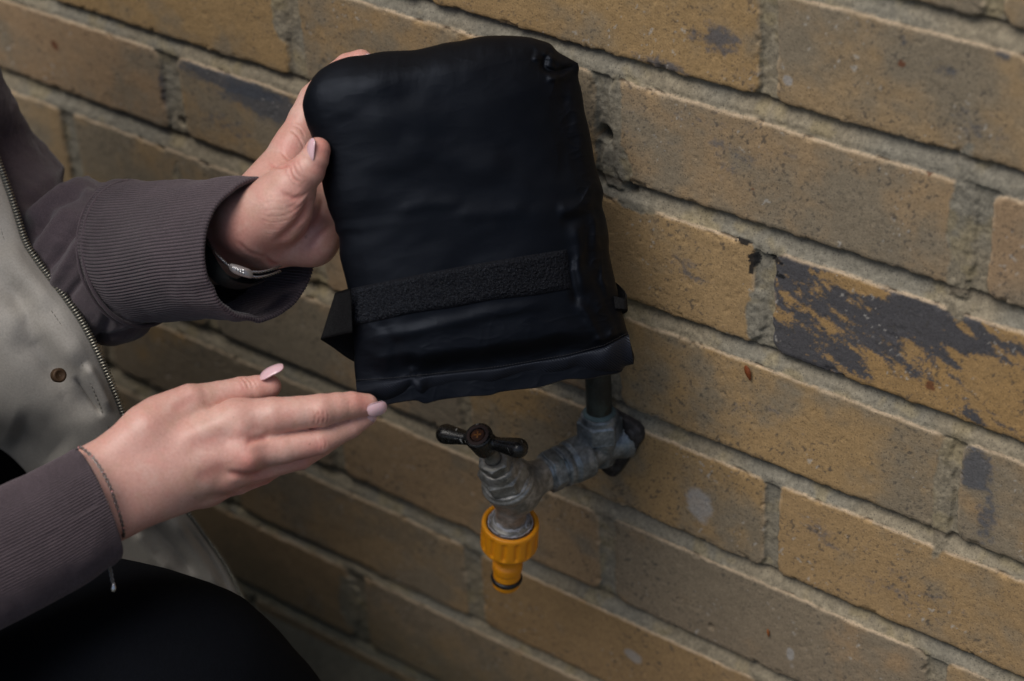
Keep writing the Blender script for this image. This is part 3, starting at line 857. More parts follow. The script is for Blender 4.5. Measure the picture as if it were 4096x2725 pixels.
def build_bag():
    S, u, v = bag_grids()
    x, y = S[..., 0], S[..., 1]
    prof_u = np.clip(1 - np.abs(2 * u - 1) ** 2.5, 0, 1) ** .62
    pv = np.clip(1 - (1 - np.clip(v / .24, 0, 1)) ** 2.4, 0, 1) ** .62
    pb = 1 - .35 * sstep(.86, .93, v)
    T = 22.0 * prof_u * pv * pb
    relief = bag_relief(x, y, u, v)
    damp = sstep(0, 1, np.minimum(np.minimum(u, 1 - u) / .07, v / .07))
    front = bag_base(x, y) - T - relief * .8 * (.15 + .85 * damp) * np.where((u <= 0) | (u >= 1) | (v <= 0), 0, 1)
    back = bag_base(x, y) + 15.0 * prof_u * pv * (1 - .15 * v) + (fbm(x, y, 120, 3, 207) - .5) * 5 * damp
    dx, dy = bagpt(x, y)
    Pf = c3(dx, dy, front); Pb = c3(dx, dy, back)
    nu, nv = x.shape
    root = empty('tap_cover', tuple(W(c(1080, 830, 1125))))
    tag(root, 'black padded nylon tap cover held open end down above the tap', 'tap cover')
    V = np.vstack([W(Pf.reshape(-1, 3)), W(Pb[::3, ::3].reshape(-1, 3))])
    nub, nvb = Pb[::3, ::3].shape[:2]
    F1 = grid_faces(nu, nv, flip=True); F2 = grid_faces(nub, nvb) + nu * nv
    # material coordinates in mm carried as an attribute, so the weave follows the cloth
    su = (u * 150)[..., None]; sv = (v * 178)[..., None]
    at = np.concatenate([su, sv, 0 * su], -1)
    A = np.vstack([at.reshape(-1, 3), at[::3, ::3].reshape(-1, 3)])
    m = nylon('black_nylon', 1.9, .12, (.0017, .0021, .0034), .44)
    weldo('padded_panel', V, [F1, F2], m, root, {'weave': A})
    # rolled twill hem along the open end: a band from the stitch line round the lower edge
    jv = int(.945 * (nv - 1))
    nub = nu
    rows = []
    vv = np.linspace(0, 1, 44)
    top = np.stack([np.interp(np.linspace(0, 1, nu), [0, .25, .5, .75, 1], [268, 540, 820, 1100, 1338]),
                    np.interp(np.linspace(0, 1, nu), [0, .12, .25, .5, .75, .9, 1], [1400, 1392, 1378, 1348, 1300, 1262, 1212])], -1)
    bot = np.stack([x[:, -1], y[:, -1]], -1) + np.array([0, 3])
    fd = depth_lookup(x, y, front)
    uu = np.linspace(0, 1, nu)
    topd = fd(top[:, 0], top[:, 1]); topd = np.convolve(np.pad(topd, 9, 'edge'), np.ones(19) / 19, 'valid')
    basd = bag_base(bot[:, 0], bot[:, 1])
    for k, t in enumerate(vv):
        a = t * 1.16
        if t <= .80:
            s = t / .80
            px = top[:, 0] * (1 - s) + bot[:, 0] * s; py = top[:, 1] * (1 - s) + bot[:, 1] * s
            bul = math.sin(math.pi * min(s * 1.0, 1)) ** .6
            d = topd * (1 - s) + (basd - 5) * s - 4.6 * bul - .6
            d = d - (fbm(uu * 40 + s * .6, np.full(nu, s * 1.0), 4.5, 2, 215, .35) - .5) * 4.0 * bul - 1.8 * np.exp(-((uu - .235) / .02) ** 2) * bul + 1.6 * np.exp(-((uu - .20) / .018) ** 2) * bul
        else:
            s = (t - .80) / .20
            px = bot[:, 0]; py = bot[:, 1] - 18 * s + 4 * math.sin(math.pi * s)
            d = (basd - 5) * (1 - s) + (basd + 9) * s
        qx, qy = bagpt(px, py)
        rows.append(c3(qx, qy, d))
    Hm = np.stack(rows, 1)
    V = W(Hm.reshape(-1, 3))
    at = np.stack([np.repeat(uu * 150, len(vv)), np.tile(vv * 14, nu), np.zeros(nu * len(vv))], -1)
    m2 = nylon('twill_hem', .7, .8, (.0055, .0065, .010), .36, .30)
    weldo('hem', V, [grid_faces(nu, len(vv), flip=True)], m2, root, {'weave': at})
    # closing band at the side ends of the hem is hidden by the roll; stitch line above it
    st = []
    for k in range(0, 96):
        u0 = (k + .15) / 96; u1 = (k + .8) / 96
        P = []
        for q in (u0, (u0 + u1) / 2, u1):
            xx = np.interp(q, uu, top[:, 0]); yy = np.interp(q, uu, top[:, 1]) - 7
            dd = float(fd(np.array([xx]), np.array([yy]))[0]) - .45
            P.append(c(*bagpt(xx, yy), dd))
        st.append(tube_np(np.array(P), np.full(3, .22), 5))
    weld('stitching', [(W(V), F) for V, F in st], mat_simple('dark_thread', (.010, .010, .013), .5), root)
    # hook and loop strip
    A0, B0, C0, D0 = map(np.array, ((240, 1035), (1095, 880), (1115, 1038), (245, 1180)))
    ns, nt = 420, 80
    s = np.linspace(0, 1, ns)[:, None]; t = np.linspace(0, 1, nt)[None]
    mid = 14 * np.sin(np.pi * s) * 0 - 8 * np.sin(np.pi * s)
    px = (A0[0] * (1 - s) + B0[0] * s) * (1 - t) + (D0[0] * (1 - s) + C0[0] * s) * t
    py = (A0[1] * (1 - s) + B0[1] * s) * (1 - t) + (D0[1] * (1 - s) + C0[1] * s) * t + mid + 5 * np.sin(s * 17) * (t > .5) * (t - .5)
    dd = fd(px, py) ; 
    ker = np.ones(9) / 9
    dd = np.apply_along_axis(lambda r: np.convolve(np.pad(r, 4, 'edge'), ker, 'valid'), 0, dd)
    edge = np.minimum(np.minimum(s, 1 - s) * 24, np.minimum(t, 1 - t) * 8); edge = np.clip(edge, 0, 1)
    sel = sstep(.75, 1.0, edge)
    dd = dd - 1.5 * edge ** .5 - sel * (fbm(px, py, 6, 2, 220) - .3) * .9
    qx, qy = bagpt(px, py)
    Pst = c3(qx, qy, dd)
    m3 = M('hook_and_loop')
    nz = m3.noise(1500, 3, .7); wv = m3.noise(700, 2, .6)
    m3.color(m3.ramp(nz, [(.45, (.0025, .003, .005)), (.8, (.010, .012, .019))]))
    m3.set(Roughness=.75); m3.b.inputs['Specular IOR Level'].default_value = .15; m3.b.inputs['Sheen Weight'].default_value = .0; m3.b.inputs['Sheen Roughness'].default_value = .6
    m3.normal(m3.bump(wv, 1.0, .0012))
    # give the strip a thin body: front sheet + rim
    rim = Pst.copy(); rim[..., 2] += 1.0 * 0
    strip = weldo('fastening_strip', W(Pst.reshape(-1, 3)), [grid_faces(ns, nt, flip=True)], m3.m, root, None)
    # standing loops of the fastening strip, thickest at the worn left end
    rng = np.random.default_rng(8); parts = []
    for k in range(5200):
        a = rng.beta(1.0, 2.2) * .97 + .012; b = rng.uniform(.07, .93)
        i = min(ns - 2, int(a * ns)); j = min(nt - 2, int(b * nt))
        p0 = Pst[i, j]; ang = rng.uniform(0, 2 * np.pi); L = rng.uniform(.5, 1.25); hgt = rng.uniform(.35, .9)
        dx_, dy_ = np.cos(ang) * L, np.sin(ang) * L
        q = np.array([[0, 0, .3], [dx_ * .2, dy_ * .2, -hgt * .8], [dx_ * .7, dy_ * .75, -hgt], [dx_ * 1.1, dy_ * .8, -hgt * .5]])
        parts.append(tube3(p0 + q, .055))
    weld('loops', [(W(V), F) for V, F in parts], mat_simple('grey_loop_fibre', (.03, .036, .05), .45), strip)
    # webbing strap: leaves the strip, folds over and passes behind the cover, and shows again at the right edge
    web = M('black_webbing')
    web.b.inputs['Specular IOR Level'].default_value = .15; at_ = web.attr('weave'); wn_ = web.n('ShaderNodeTexWave', wave_type='BANDS', bands_direction='X'); web.l(at_, wn_.inputs['Vector']); wn_.inputs['Scale'].default_value = .8
    web.color(web.ramp(web.noise(1400, 2, .6), [(.4, (.003, .003, .0035)), (.75, (.012, .012, .013))])); web.set(Roughness=.7)
    web.normal(web.bump(wn_.outputs['Fac'], .5, .0004))
    def ribbon(pairs, n, name, scale=1):
        Tt = catmull(np.array([p[0] for p in pairs], float), n); Bt = catmull(np.array([p[1] for p in pairs], float), n)
        t = np.linspace(0, 1, 14)[None, :, None]
        G = Tt[:, None] * (1 - t) + Bt[:, None] * t
        P = c3(G[..., 0], G[..., 1], G[..., 2])
        nrm = np.cross(np.gradient(P, axis=0), np.gradient(P, axis=1)); nrm /= np.linalg.norm(nrm, axis=-1)[..., None] + 1e-9
        V = np.vstack([(P + nrm * .45).reshape(-1, 3), (P - nrm * .45).reshape(-1, 3)])
        nn = n * 14
        F = [grid_faces(n, 14), grid_faces(n, 14, flip=True) + nn]
        i = np.arange(n - 1)
        for e in (0, 13):
            a = i * 14 + e; b = (i + 1) * 14 + e
            F.append(np.stack([a, b, b + nn, a + nn], -1))
        at = np.stack([np.repeat(np.arange(n) * 1.0, 14), np.tile(np.arange(14) * 2.0, n), np.zeros(nn)], -1)
        return weldo(name, W(V), F, web.m, root, {'weave': np.vstack([at, at])})
    s3 = lambda x_, y_: (x_ / 2.614 / 1.7378 + 719.3, y_ / 2.614 / 1.7378 + 604.2)
    pr_ = lambda a, b, d1, d2=None: ((*s3(*a), d1), (*s3(*b), d2 or d1))
    ribbon([pr_((400, 268), (420, 735), 1101.2), pr_((345, 285), (335, 748), 1102.5), pr_((285, 305), (215, 775), 1104), pr_((250, 322), (118, 795), 1107), pr_((240, 335), (92, 806), 1111),
            pr_((250, 352), (110, 822), 1116), pr_((300, 400), (200, 880), 1121), pr_((430, 500), (440, 1040), 1127), pr_((700, 620), (800, 1160), 1136)], 70, 'strap')
    b3 = lambda a, b, d: ((*bagpt(*a), d), (*bagpt(*b), d))
    ribbon([b3((1180, 960), (1200, 1130), 1150), b3((1270, 1000), (1290, 1135), 1147), b3((1312, 1035), (1322, 1130), 1143), b3((1327, 1062), (1331, 1118), 1137), b3((1315, 1070), (1318, 1115), 1131), b3((1240, 1050), (1250, 1110), 1130)], 40, 'strap')
    return root
def tube3(P, r):
    """very light three sided tube"""
    n = len(P); off = np.array([[r, 0, 0], [-.5 * r, .87 * r, 0], [-.5 * r, -.87 * r, .5 * r]])
    V = (P[:, None] + off[None]).reshape(-1, 3)
    return V, [grid_faces(n, 3, wrap_v=True, flip=True)]
def c3(x, y, d):
    return np.stack([(x * D2P - PCX) * d / F_PX, (y * D2P - PCY) * d / F_PX, d * np.ones(np.shape(x))], -1)
def weldo(name, V, F, mat, parent, attrs=None, smooth=True):
    if parent is not None: V = V - parent_origin(parent)
    return mesh_np(name, V, F, mat, parent, smooth, attrs)
def depth_lookup(x, y, z, cell=6.0):
    """raster of the sheet's distance over (x, y)"""
    x0, y0 = x.min() - 10, y.min() - 10
    nx, ny = int((x.max() - x0 + 10) / cell) + 1, int((y.max() - y0 + 10) / cell) + 1
    acc = np.zeros((nx, ny)); cnt = np.zeros((nx, ny))
    ix = ((x - x0) / cell).astype(int).ravel(); iy = ((y - y0) / cell).astype(int).ravel()
    np.add.at(acc, (ix, iy), z.ravel()); np.add.at(cnt, (ix, iy), 1)
    g = np.where(cnt > 0, acc / np.maximum(cnt, 1), np.nan)
    for _ in range(12):
        nanm = np.isnan(g)
        if not nanm.any(): break
        p = np.pad(g, 1, constant_values=np.nan)
        st = np.stack([p[:-2, 1:-1], p[2:, 1:-1], p[1:-1, :-2], p[1:-1, 2:]])
        with np.errstate(all='ignore'):
            import warnings; warnings.simplefilter('ignore'); mv = np.nanmean(st, 0)
        g = np.where(nanm, mv, g)
    g = np.where(np.isnan(g), np.nanmean(g), g)
    def f(px, py):
        fx = np.clip((px - x0) / cell - .5, 0, nx - 1.001); fy = np.clip((py - y0) / cell - .5, 0, ny - 1.001)
        i = fx.astype(int); j = fy.astype(int); a = fx - i; b = fy - j
        return (g[i, j] * (1 - a) + g[i + 1, j] * a) * (1 - b) + (g[i, j + 1] * (1 - a) + g[i + 1, j + 1] * a) * b
    return f
def nylon(name, wscale, bstr, col, rough, spec=.20):
    m = M(name)
    at = m.attr('weave')
    mp = m.n('ShaderNodeMapping'); mp.inputs['Rotation'].default_value = (0, 0, math.radians(52)); m.l(at, mp.inputs['Vector'])
    w = m.n('ShaderNodeTexWave', wave_type='BANDS', bands_direction='X'); m.l(mp.outputs[0], w.inputs['Vector'])
    w.inputs['Scale'].default_value = wscale * .5; w.inputs['Distortion'].default_value = .6; w.inputs['Detail'].default_value = 1
    nz = m.noise(1200, 2, .6)
    a = m.noise(35, 4, .6)
    m.color(m.mix(m.ramp(a, [(.3, 0.0), (.7, 1.0)]), col, tuple(k * 1.35 for k in col)))
    m.rough(m.ramp(a, [(.3, rough), (.7, rough + .14)]))
    m.b.inputs['Specular IOR Level'].default_value = spec
    m.b.inputs['Specular Tint'].default_value = (.7, .8, 1, 1)
    m.b.inputs['Sheen Weight'].default_value = .0; m.b.inputs['Sheen Tint'].default_value = (.55, .65, 1, 1)
    m.normal(m.bump(w.outputs['Fac'], bstr, .00035, m.bump(nz, .12, .0004)))
    return m.m
build_tap()
build_bag()

# ------------------------------------------------------------------ the person: skin
def capsule(P, a, b, ra, rb):
    ab = b - a; ll = ab @ ab + 1e-9
    t = np.clip(((P - a) @ ab) / ll, 0, 1)
    return np.linalg.norm(P - a - t[:, None] * ab, axis=1) - (ra + (rb - ra) * t), t
def hand_sdf(palm, fingers, kpalm=9.0):
    """palm: [(a, ra, b, rb)], fingers: [(points, radii)] in camera mm; fingers melt into the palm only near their root"""
    def f(P):
        d = np.full(len(P), 1e3)
        for i, (a, ra, b, rb) in enumerate(palm):
            dd = capsule(P, a, b, ra, rb)[0]
            d = smin(d, dd, kpalm) if i else dd
        res = d
        for pts, rad in fingers:
            df = None
            for i in range(len(pts) - 1):
                dd = capsule(P, pts[i], pts[i + 1], rad[i], rad[i + 1])[0]
                df = dd if df is None else smin(df, dd, .9)
            r = np.linalg.norm(P - pts[0], axis=1)
            k = .9 + 9.0 * np.exp(-(r / 17.0) ** 2)
            res = smin(res, df, k)
        return res
    return f
def skin_mesh(f, lo, hi, h, grooves, bumps, reds, K):
    """mesh of a hand with creases; K(x, y) maps sheet units to the wide view"""
    V, F = surface_nets(f, lo, hi, h)
    n = normals_of(f, V, .5)
    x, y = c2d(V)
    facing = sstep(.05, -.35, (n * (V / np.linalg.norm(V, axis=1)[:, None])).sum(1))
    disp = np.zeros(len(V)); crease = np.zeros(len(V))
    for pl, w, dep in grooves:
        pd = np.array([K(*q) for q in pl]); pd = catmull(pd, max(12, len(pl) * 8)) if len(pl) > 2 else pd
        bx = (x > pd[:, 0].min() - 30) & (x < pd[:, 0].max() + 30) & (y > pd[:, 1].min() - 30) & (y < pd[:, 1].max() + 30)
        if not bx.any(): continue
        d, t = polyd(x[bx], y[bx], pd)
        env = sstep(0, .25, t) * sstep(1, .75, t)
        g = np.exp(-(d / w) ** 2) * env
        disp[bx] -= dep * g; disp[bx] += dep * .35 * np.exp(-((d - 2.2 * w) / (1.3 * w)) ** 2) * env
        crease[bx] = np.maximum(crease[bx], g * min(1, dep * 1.6))
    for (bx_, by_, r, hgt) in bumps:
        X0, Y0 = K(bx_, by_); disp += hgt * np.exp(-((x - X0) ** 2 + (y - Y0) ** 2) / r ** 2)
    V = V + n * (disp * facing)[:, None]
    red = np.zeros(len(V))
    for (bx_, by_, r, a) in reds:
        X0, Y0 = K(bx_, by_); red += a * np.exp(-((x - X0) ** 2 + (y - Y0) ** 2) / r ** 2)
    mott = fbm(x + V[:, 2] * 2, y, 22, 4, 301)
    base = np.array([.64, .36, .30]); rd = np.array([.64, .25, .21]); pale = np.array([.68, .45, .38]); ol = np.array([.54, .33, .24])
    w = np.clip(red + (mott - .5) * .5, 0, 1)[:, None]
    col = base * (1 - w) + rd * w
    w2 = sstep(.5, .75, fbm(x, y + V[:, 2], 40, 3, 302))[:, None] * .5 * (1 - w)
    col = col * (1 - w2) + pale * w2
    w3 = sstep(.52, .8, fbm(x, y - V[:, 2], 30, 3, 303))[:, None] * .35 * (1 - w)
    col = col * (1 - w3) + ol * w3
    col = col * (1 - .25 * crease[:, None] * np.array([.4, 1, 1]))
    return V, F, np.clip(col, 0, 1)
def mat_skin():
    m = M('skin')
    co = m.coord()
    v = m.n('ShaderNodeTexVoronoi', feature='DISTANCE_TO_EDGE'); v.inputs['Scale'].default_value = 1150; m.l(co, v.inputs['Vector'])
    nz = m.noise(650, 4, .65, co); f2 = m.noise(2200, 2, .5, co)
    fr = m.noise(190, 2, .5, co)
    col = m.mix(1.0, m.attr('Col'), m.ramp(nz, [(.3, (.93, .90, .89)), (.7, (1.05, 1.07, 1.07))]), 'MULTIPLY')
    col = m.mix(m.ramp(fr, [(.70, 0.0), (.76, .25)]), col, (.30, .13, .09))
    m.color(col)
    m.set(Roughness=.46, Subsurface_Weight=.2, Subsurface_Scale=.0035)
    m.b.inputs['Subsurface Radius'].default_value = (1.0, .35, .2)
    m.b.inputs['Specular IOR Level'].default_value = .5
    m.rough(m.ramp(nz, [(.3, .36), (.7, .50)]))
    m.normal(m.bump(v.outputs['Distance'], .22, .00035, m.bump(nz, .25, .0005)))
    return m.m
MAT_SKIN = mat_skin()
def mat_nail():
    m = M('pale_pink_nail_varnish')
    m.color(m.mix(m.noise(120, 2), (.68, .43, .47), (.76, .52, .56))); m.set(Roughness=.18, Coat_Weight=.5, Coat_Roughness=.08, Subsurface_Weight=.1, Subsurface_Scale=.002)
    return m.m
MAT_NAIL = mat_nail()
person = empty('person', (-.22, -.26, 0))
tag(person, 'crouching person in grey hoodie sleeves and light coat holding the black cover with both hands', 'person')
def nail(base, tip, width, nrm, arch=1.6, camber=.9):
    """base, tip: camera mm on the finger surface; nrm: outward direction in camera space"""
    base, tip = np.array(base, float), np.array(tip, float)
    ax = tip - base; L = np.linalg.norm(ax); ax /= L
    nrm = np.array(nrm, float); nrm -= ax * (nrm @ ax); nrm /= np.linalg.norm(nrm)
    side = np.cross(ax, nrm)
    ns, nt = 34, 22
    s = np.linspace(0, 1, ns)[:, None]; t = np.linspace(-1, 1, nt)[None]
    wv = width / 2 * np.clip(1 - np.abs(2 * s - 1) ** 3.4, 0, 1) ** .5 * (1 - .12 * s)
    hh = camber * np.sin(np.pi * s * .9) + arch * (1 - t ** 2 * 1.0) * (wv / (width / 2)) ** 2 - arch * .55
    P = base + ax * (s * L)[..., None] + side * (wv * t)[..., None] + nrm * hh[..., None]
    Q = P - nrm * .55
    V = np.vstack([P.reshape(-1, 3), Q.reshape(-1, 3)]); N = ns * nt
    F = [grid_faces(ns, nt), grid_faces(ns, nt, flip=True) + N]
    i = np.arange(ns - 1); j = np.arange(nt - 1)
    for e in (0, nt - 1):
        F.append(np.stack([i * nt + e, (i + 1) * nt + e, (i + 1) * nt + e + N, i * nt + e + N], -1))
    for e in (0, ns - 1):
        F.append(np.stack([e * nt + j, e * nt + j + 1, e * nt + j + 1 + N, e * nt + j + N], -1))
    return weldo('nail', W(V), F, MAT_NAIL, person)

# lower (right) hand: sheet units -> wide view
KA = lambda x, y: (x / 2.725 + 115.1, y / 2.725 + 776.8)
KB = lambda x, y: (x / 2.270 + 431.6, y / 2.270 + 57.5)
def pa(x, y, d): return c(*KA(x, y), d)
def pb(x, y, d): return c(*KB(x, y), d)
def ra(r, d=1088): return r / 2.725 * d / (F_PX / D2P)
def rb(r, d=1118): return r / 2.270 * d / (F_PX / D2P)
def seg(p, a, b, r):
    return (p(*a[:3]), r(a[3], a[2]), p(*b[:3]), r(b[3], b[2]))
def lower_hand():
    S = lambda a, b: seg(pa, a, b, ra)
    palm = [S((-480, 1300, 1050, 175), (250, 862, 1076, 158)), S((-400, 1480, 1050, 175), (400, 1112, 1076, 150)), S((-430, 1400, 1046, 165), (325, 985, 1071, 150)), S((-430, 1400, 1060, 165), (325, 985, 1084, 150)),
            S((250, 862, 1076, 158), (620, 585, 1083, 158)), S((620, 585, 1083, 158), (880, 420, 1091, 118)),
            S((330, 900, 1077, 150), (1170, 530, 1085, 128)), S((330, 960, 1076, 150), (1215, 715, 1083, 108)), S((370, 1040, 1077, 150), (1120, 845, 1088, 102)),
            S((400, 1112, 1078, 150), (980, 950, 1096, 100)), S((520, 900, 1095, 150), (1050, 740, 1105, 110)), S((700, 620, 1094, 120), (1000, 520, 1100, 100))]
    def fg(pts): return ([pa(*q[:3]) for q in pts], [ra(q[3], q[2]) for q in pts])
    fingers = [
        fg([(980, 945, 1097, 98), (1180, 905, 1103, 80), (1330, 858, 1109, 68), (1450, 795, 1117, 60), (1570, 720, 1124, 52)]),
        fg([(1120, 845, 1089, 102), (1350, 805, 1096, 86), (1570, 752, 1102, 78), (1700, 680, 1109, 68), (1850, 590, 1114, 60)]),
        fg([(1215, 715, 1084, 108), (1460, 695, 1088, 98), (1692, 650, 1092, 86), (1880, 562, 1099, 74), (1990, 495, 1103, 60)]),
        fg([(1170, 522, 1086, 130), (1400, 494, 1086, 120), (1560, 474, 1087, 105), (1700, 458, 1088, 104), (1800, 438, 1091, 92), (1890, 424, 1094, 84), (1987, 424, 1098, 72)]),
        fg([(700, 500, 1088, 130), (890, 410, 1092, 114), (1060, 368, 1097, 94), (1200, 338, 1100, 91), (1300, 322, 1101, 84), (1375, 308, 1102, 76)])]
    f = hand_sdf(palm, fingers, 7.0)
    lo = pa(-700, 0, 1062).copy(); hi = pa(2180, 1500, 1062).copy(); lo[2] = 1030; hi[2] = 1142
    cut = -330
    e0 = pa(cut, 1340, 1055); ed = pa(cut, 1340, 1055) - pa(325, 985, 1076); ed /= np.linalg.norm(ed)
    f2 = lambda P: np.maximum(f(P), (P - e0) @ ed)
    G = []
    for (x, y, a) in ((1655, 500, .4), (1682, 500, .6), (1712, 498, .5), (1738, 495, .3)):
        G.append(([(x - 6, y - 48), (x + 8, y), (x - 2, y + 52)], 1.5, a))
    for (x, y, a) in ((1872, 430, .25), (1888, 430, .28)): G.append(([(x, y - 40), (x + 8, y), (x + 2, y + 40)], 1.3, a))
    for (x, a) in ((1160, .28), (1190, .5), (1222, .42), (1250, .25)): G.append(([(x, 248), (x + 40, 285), (x + 58, 330)], 1.7, a))
    for (x, a) in ((1690, .3), (1715, .3), (1665, .2)): G.append(([(x, 620), (x + 16, 665), (x + 10, 715)], 1.4, a))
    G += [([(1380, 628), (1300, 640), (1220, 660)], 6.5, 1.0), ([(1350, 830), (1250, 860), (1150, 850), (1100, 840)], 6, .9),
          ([(1440, 885), (1300, 930), (1150, 960)], 5, .6), ([(1100, 1010), (1250, 955), (1350, 905)], 3, .3), ([(940, 372), (860, 400), (760, 470)], 12, .4),
          ([(900, 900), (1000, 850), (1120, 800)], 16, .5), ([(850, 700), (1000, 640), (1150, 600)], 16, .35), ([(1000, 1020), (1150, 985), (1290, 945)], 2.6, .35)]
    rng = np.random.default_rng(3)
    for k in range(26):
        x0, y0 = rng.uniform(350, 1150), rng.uniform(560, 1080); l = rng.uniform(30, 80)
        G.append(([(x0, y0), (x0 + l * .25, y0 + l * .5), (x0 + l * .3, y0 + l)], 1.2, .07))
    B = [(1200, 590, 20, 1.5), (1255, 780, 22, 1.9), (1150, 890, 18, 1.0), (1690, 470, 14, .5), (920, 330, 24, .6)]
    Rd = [(1215, 610, 26, .55), (1250, 790, 30, .75), (1690, 500, 18, .5), (1470, 500, 34, .25), (1960, 400, 26, .6), (1400, 330, 26, .5), (1690, 690, 24, .5), (1600, 800, 30, .5), (1240, 300, 26, .3), (1400, 900, 40, .45), (1150, 960, 50, .35), (560, 700, 60, .12)]
    V, F, col = skin_mesh(f2, lo, hi, .8, G, B, Rd, KA)
    x, y = c2d(V)
    for mx, my, mr in ((1628, 668, 1.6), (695, 610, 1.3), (830, 775, 1.1), (1010, 690, 1.0), (540, 640, 1.0)):
        X0, Y0 = KA(mx, my); w = np.exp(-((x - X0) ** 2 + (y - Y0) ** 2) / mr ** 2)[:, None] * .7
        col = col * (1 - w) + np.array([.22, .08, .05]) * w
    nail(pa(1308, 244, 1097.5), pa(1462, 172, 1096), 9.8, (-.36, -.80, -.52), 1.7, .8)
    nail(pa(1992, 470, 1090.5), pa(2116, 430, 1093), 8.4, (.18, .50, -.86), 1.4, .9)
    nail(pa(1978, 520, 1099), pa(2050, 500, 1100), 7.6, (.25, .70, -.70), 1.2, .7)
    return V, F, col
def upper_hand():
    S = lambda a, b: seg(pb, a, b, rb)
    palm = [S((-260, 1130, 1205, 190), (300, 1030, 1128, 176)), S((-230, 1200, 1208, 190), (410, 1105, 1132, 160)), S((-240, 1160, 1200, 170), (350, 1060, 1122, 140)),
            S((310, 1010, 1127, 172), (560, 640, 1128, 100)), S((380, 980, 1128, 150), (650, 700, 1136, 104)), S((420, 1040, 1132, 150), (730, 830, 1143, 108)),
            S((430, 1120, 1132, 146), (650, 1122, 1134, 128)), S((650, 1122, 1134, 128), (780, 980, 1142, 112)), S((560, 960, 1136, 120), (700, 900, 1140, 110)),
            S((330, 1040, 1116, 165), (470, 960, 1110, 168)), S((470, 960, 1110, 168), (540, 860, 1105, 128)), S((450, 850, 1122, 110), (500, 780, 1119, 88))]
    def fg(pts): return ([pb(*q[:3]) for q in pts], [rb(q[3], q[2]) for q in pts])
    fingers = [
        fg([(780, 950, 1143, 108), (900, 850, 1150, 82), (985, 760, 1152, 72), (1040, 690, 1149, 62)]),
        fg([(725, 820, 1143, 106), (860, 660, 1151, 86), (980, 540, 1152, 78), (1050, 450, 1149, 68)]),
        fg([(645, 695, 1137, 104), (780, 500, 1148, 92), (900, 350, 1150, 84), (980, 270, 1147, 70)]),
        fg([(555, 640, 1128, 100), (620, 500, 1132, 96), (672, 395, 1135, 93), (760, 290, 1134, 80), (840, 222, 1130, 74), (905, 196, 1126, 68)]),
        fg([(490, 930, 1106, 150), (545, 845, 1102, 122), (590, 795, 1099, 100), (628, 758, 1096.5, 92), (662, 700, 1095, 76), (680, 655, 1095, 68)])]
    f = hand_sdf(palm, fingers, 7.0)
    e0 = pb(-120, 1150, 1185); ed = pb(-120, 1150, 1185) - pb(330, 1060, 1127); ed /= np.linalg.norm(ed)
    f2 = lambda P: np.maximum(f(P), (P - e0) @ ed)
    lo = pb(-560, 60, 1150).copy(); hi = pb(1180, 1600, 1150).copy(); lo[2] = 1066; hi[2] = 1215
    G = []
    # thenar folds, each a long shallow curve round the ball of the thumb
    for k, (y0, dep) in enumerate(((880, .25), (915, .45), (945, .55), (975, .7), (1005, .55), (1040, .5), (1065, .4), (1092, .35), (1120, .25))):
        G.append(([(340 + k * 4, y0 - 5), (430, y0 + 18 + k * 2), (520 + k * 2, y0 + 10), (600, y0 - 45), (650, y0 - 100)], 1.35, dep * .34))
    for k in range(7):
        G.append(([(350 + k * 9, 905 + k * 28), (430 + k * 6, 925 + k * 27), (500, 925 + k * 24)], 1.0, .14))
    G += [([(640, 860), (632, 930), (590, 1010), (520, 1085), (430, 1150)], 8, 1.3), ([(700, 870), (690, 980), (600, 1090), (500, 1200)], 6, .6), ([(770, 1040), (700, 1080), (620, 1180)], 7, .6),
          ([(415, 715), (450, 742), (500, 744), (540, 730)], 2.8, .8), ([(530, 545), (570, 575), (600, 625), (612, 660)], 2.2, .5), ([(545, 520), (590, 545), (615, 590)], 1.8, .35), ([(470, 640), (520, 700), (560, 720)], 2.4, .3),
          ([(530, 735), (545, 790), (585, 830)], 2.6, .75), ([(548, 715), (566, 770), (602, 808)], 1.8, .4), ([(570, 700), (588, 750), (622, 785)], 1.6, .35), ([(520, 760), (535, 812), (570, 850)], 1.7, .35), ([(595, 690), (610, 730), (640, 760)], 1.3, .25),
          ([(400, 1210), (440, 1245), (480, 1258)], 5, .8), ([(250, 1120), (330, 1190), (440, 1215)], 4, .4), ([(480, 870), (560, 905), (640, 870)], 5, .5)]
    rng = np.random.default_rng(5)
    for k in range(30):
        x0, y0 = rng.uniform(420, 580), rng.uniform(520, 760); l = rng.uniform(25, 60)
        G.append(([(x0, y0), (x0 + l * .6, y0 + l * .3), (x0 + l, y0 + l * .7)], 1.1, .12))
    B = [(470, 960, 34, .8), (560, 1180, 26, .8)]
    Rd = [(700, 640, 26, .75), (690, 760, 24, .45), (540, 690, 30, .35), (560, 920, 34, .35), (300, 1080, 50, .3), (200, 1150, 40, .35), (450, 1230, 40, .45), (800, 150, 40, .6), (640, 1040, 44, .3), (470, 1060, 30, .2), (520, 590, 30, .3), (740, 1120, 40, .3)]
    V, F, col = skin_mesh(f2, lo, hi, .8, G, B, Rd, KB)
    # mole on the palm
    x, y = c2d(V); X0, Y0 = KB(617, 1108); w = np.exp(-((x - X0) ** 2 + (y - Y0) ** 2) / 2.0 ** 2)[:, None]
    col = col * (1 - w) + np.array([.12, .05, .04]) * w
    nail(pb(632, 722, 1090), pb(648, 590, 1088), 8.2, (-.80, -.05, -.55), 1.5, .7)
    nail(pb(930, 158, 1121), pb(985, 168, 1120), 8.0, (.35, -.85, .1), 1.2, .6)
    return V, F, col

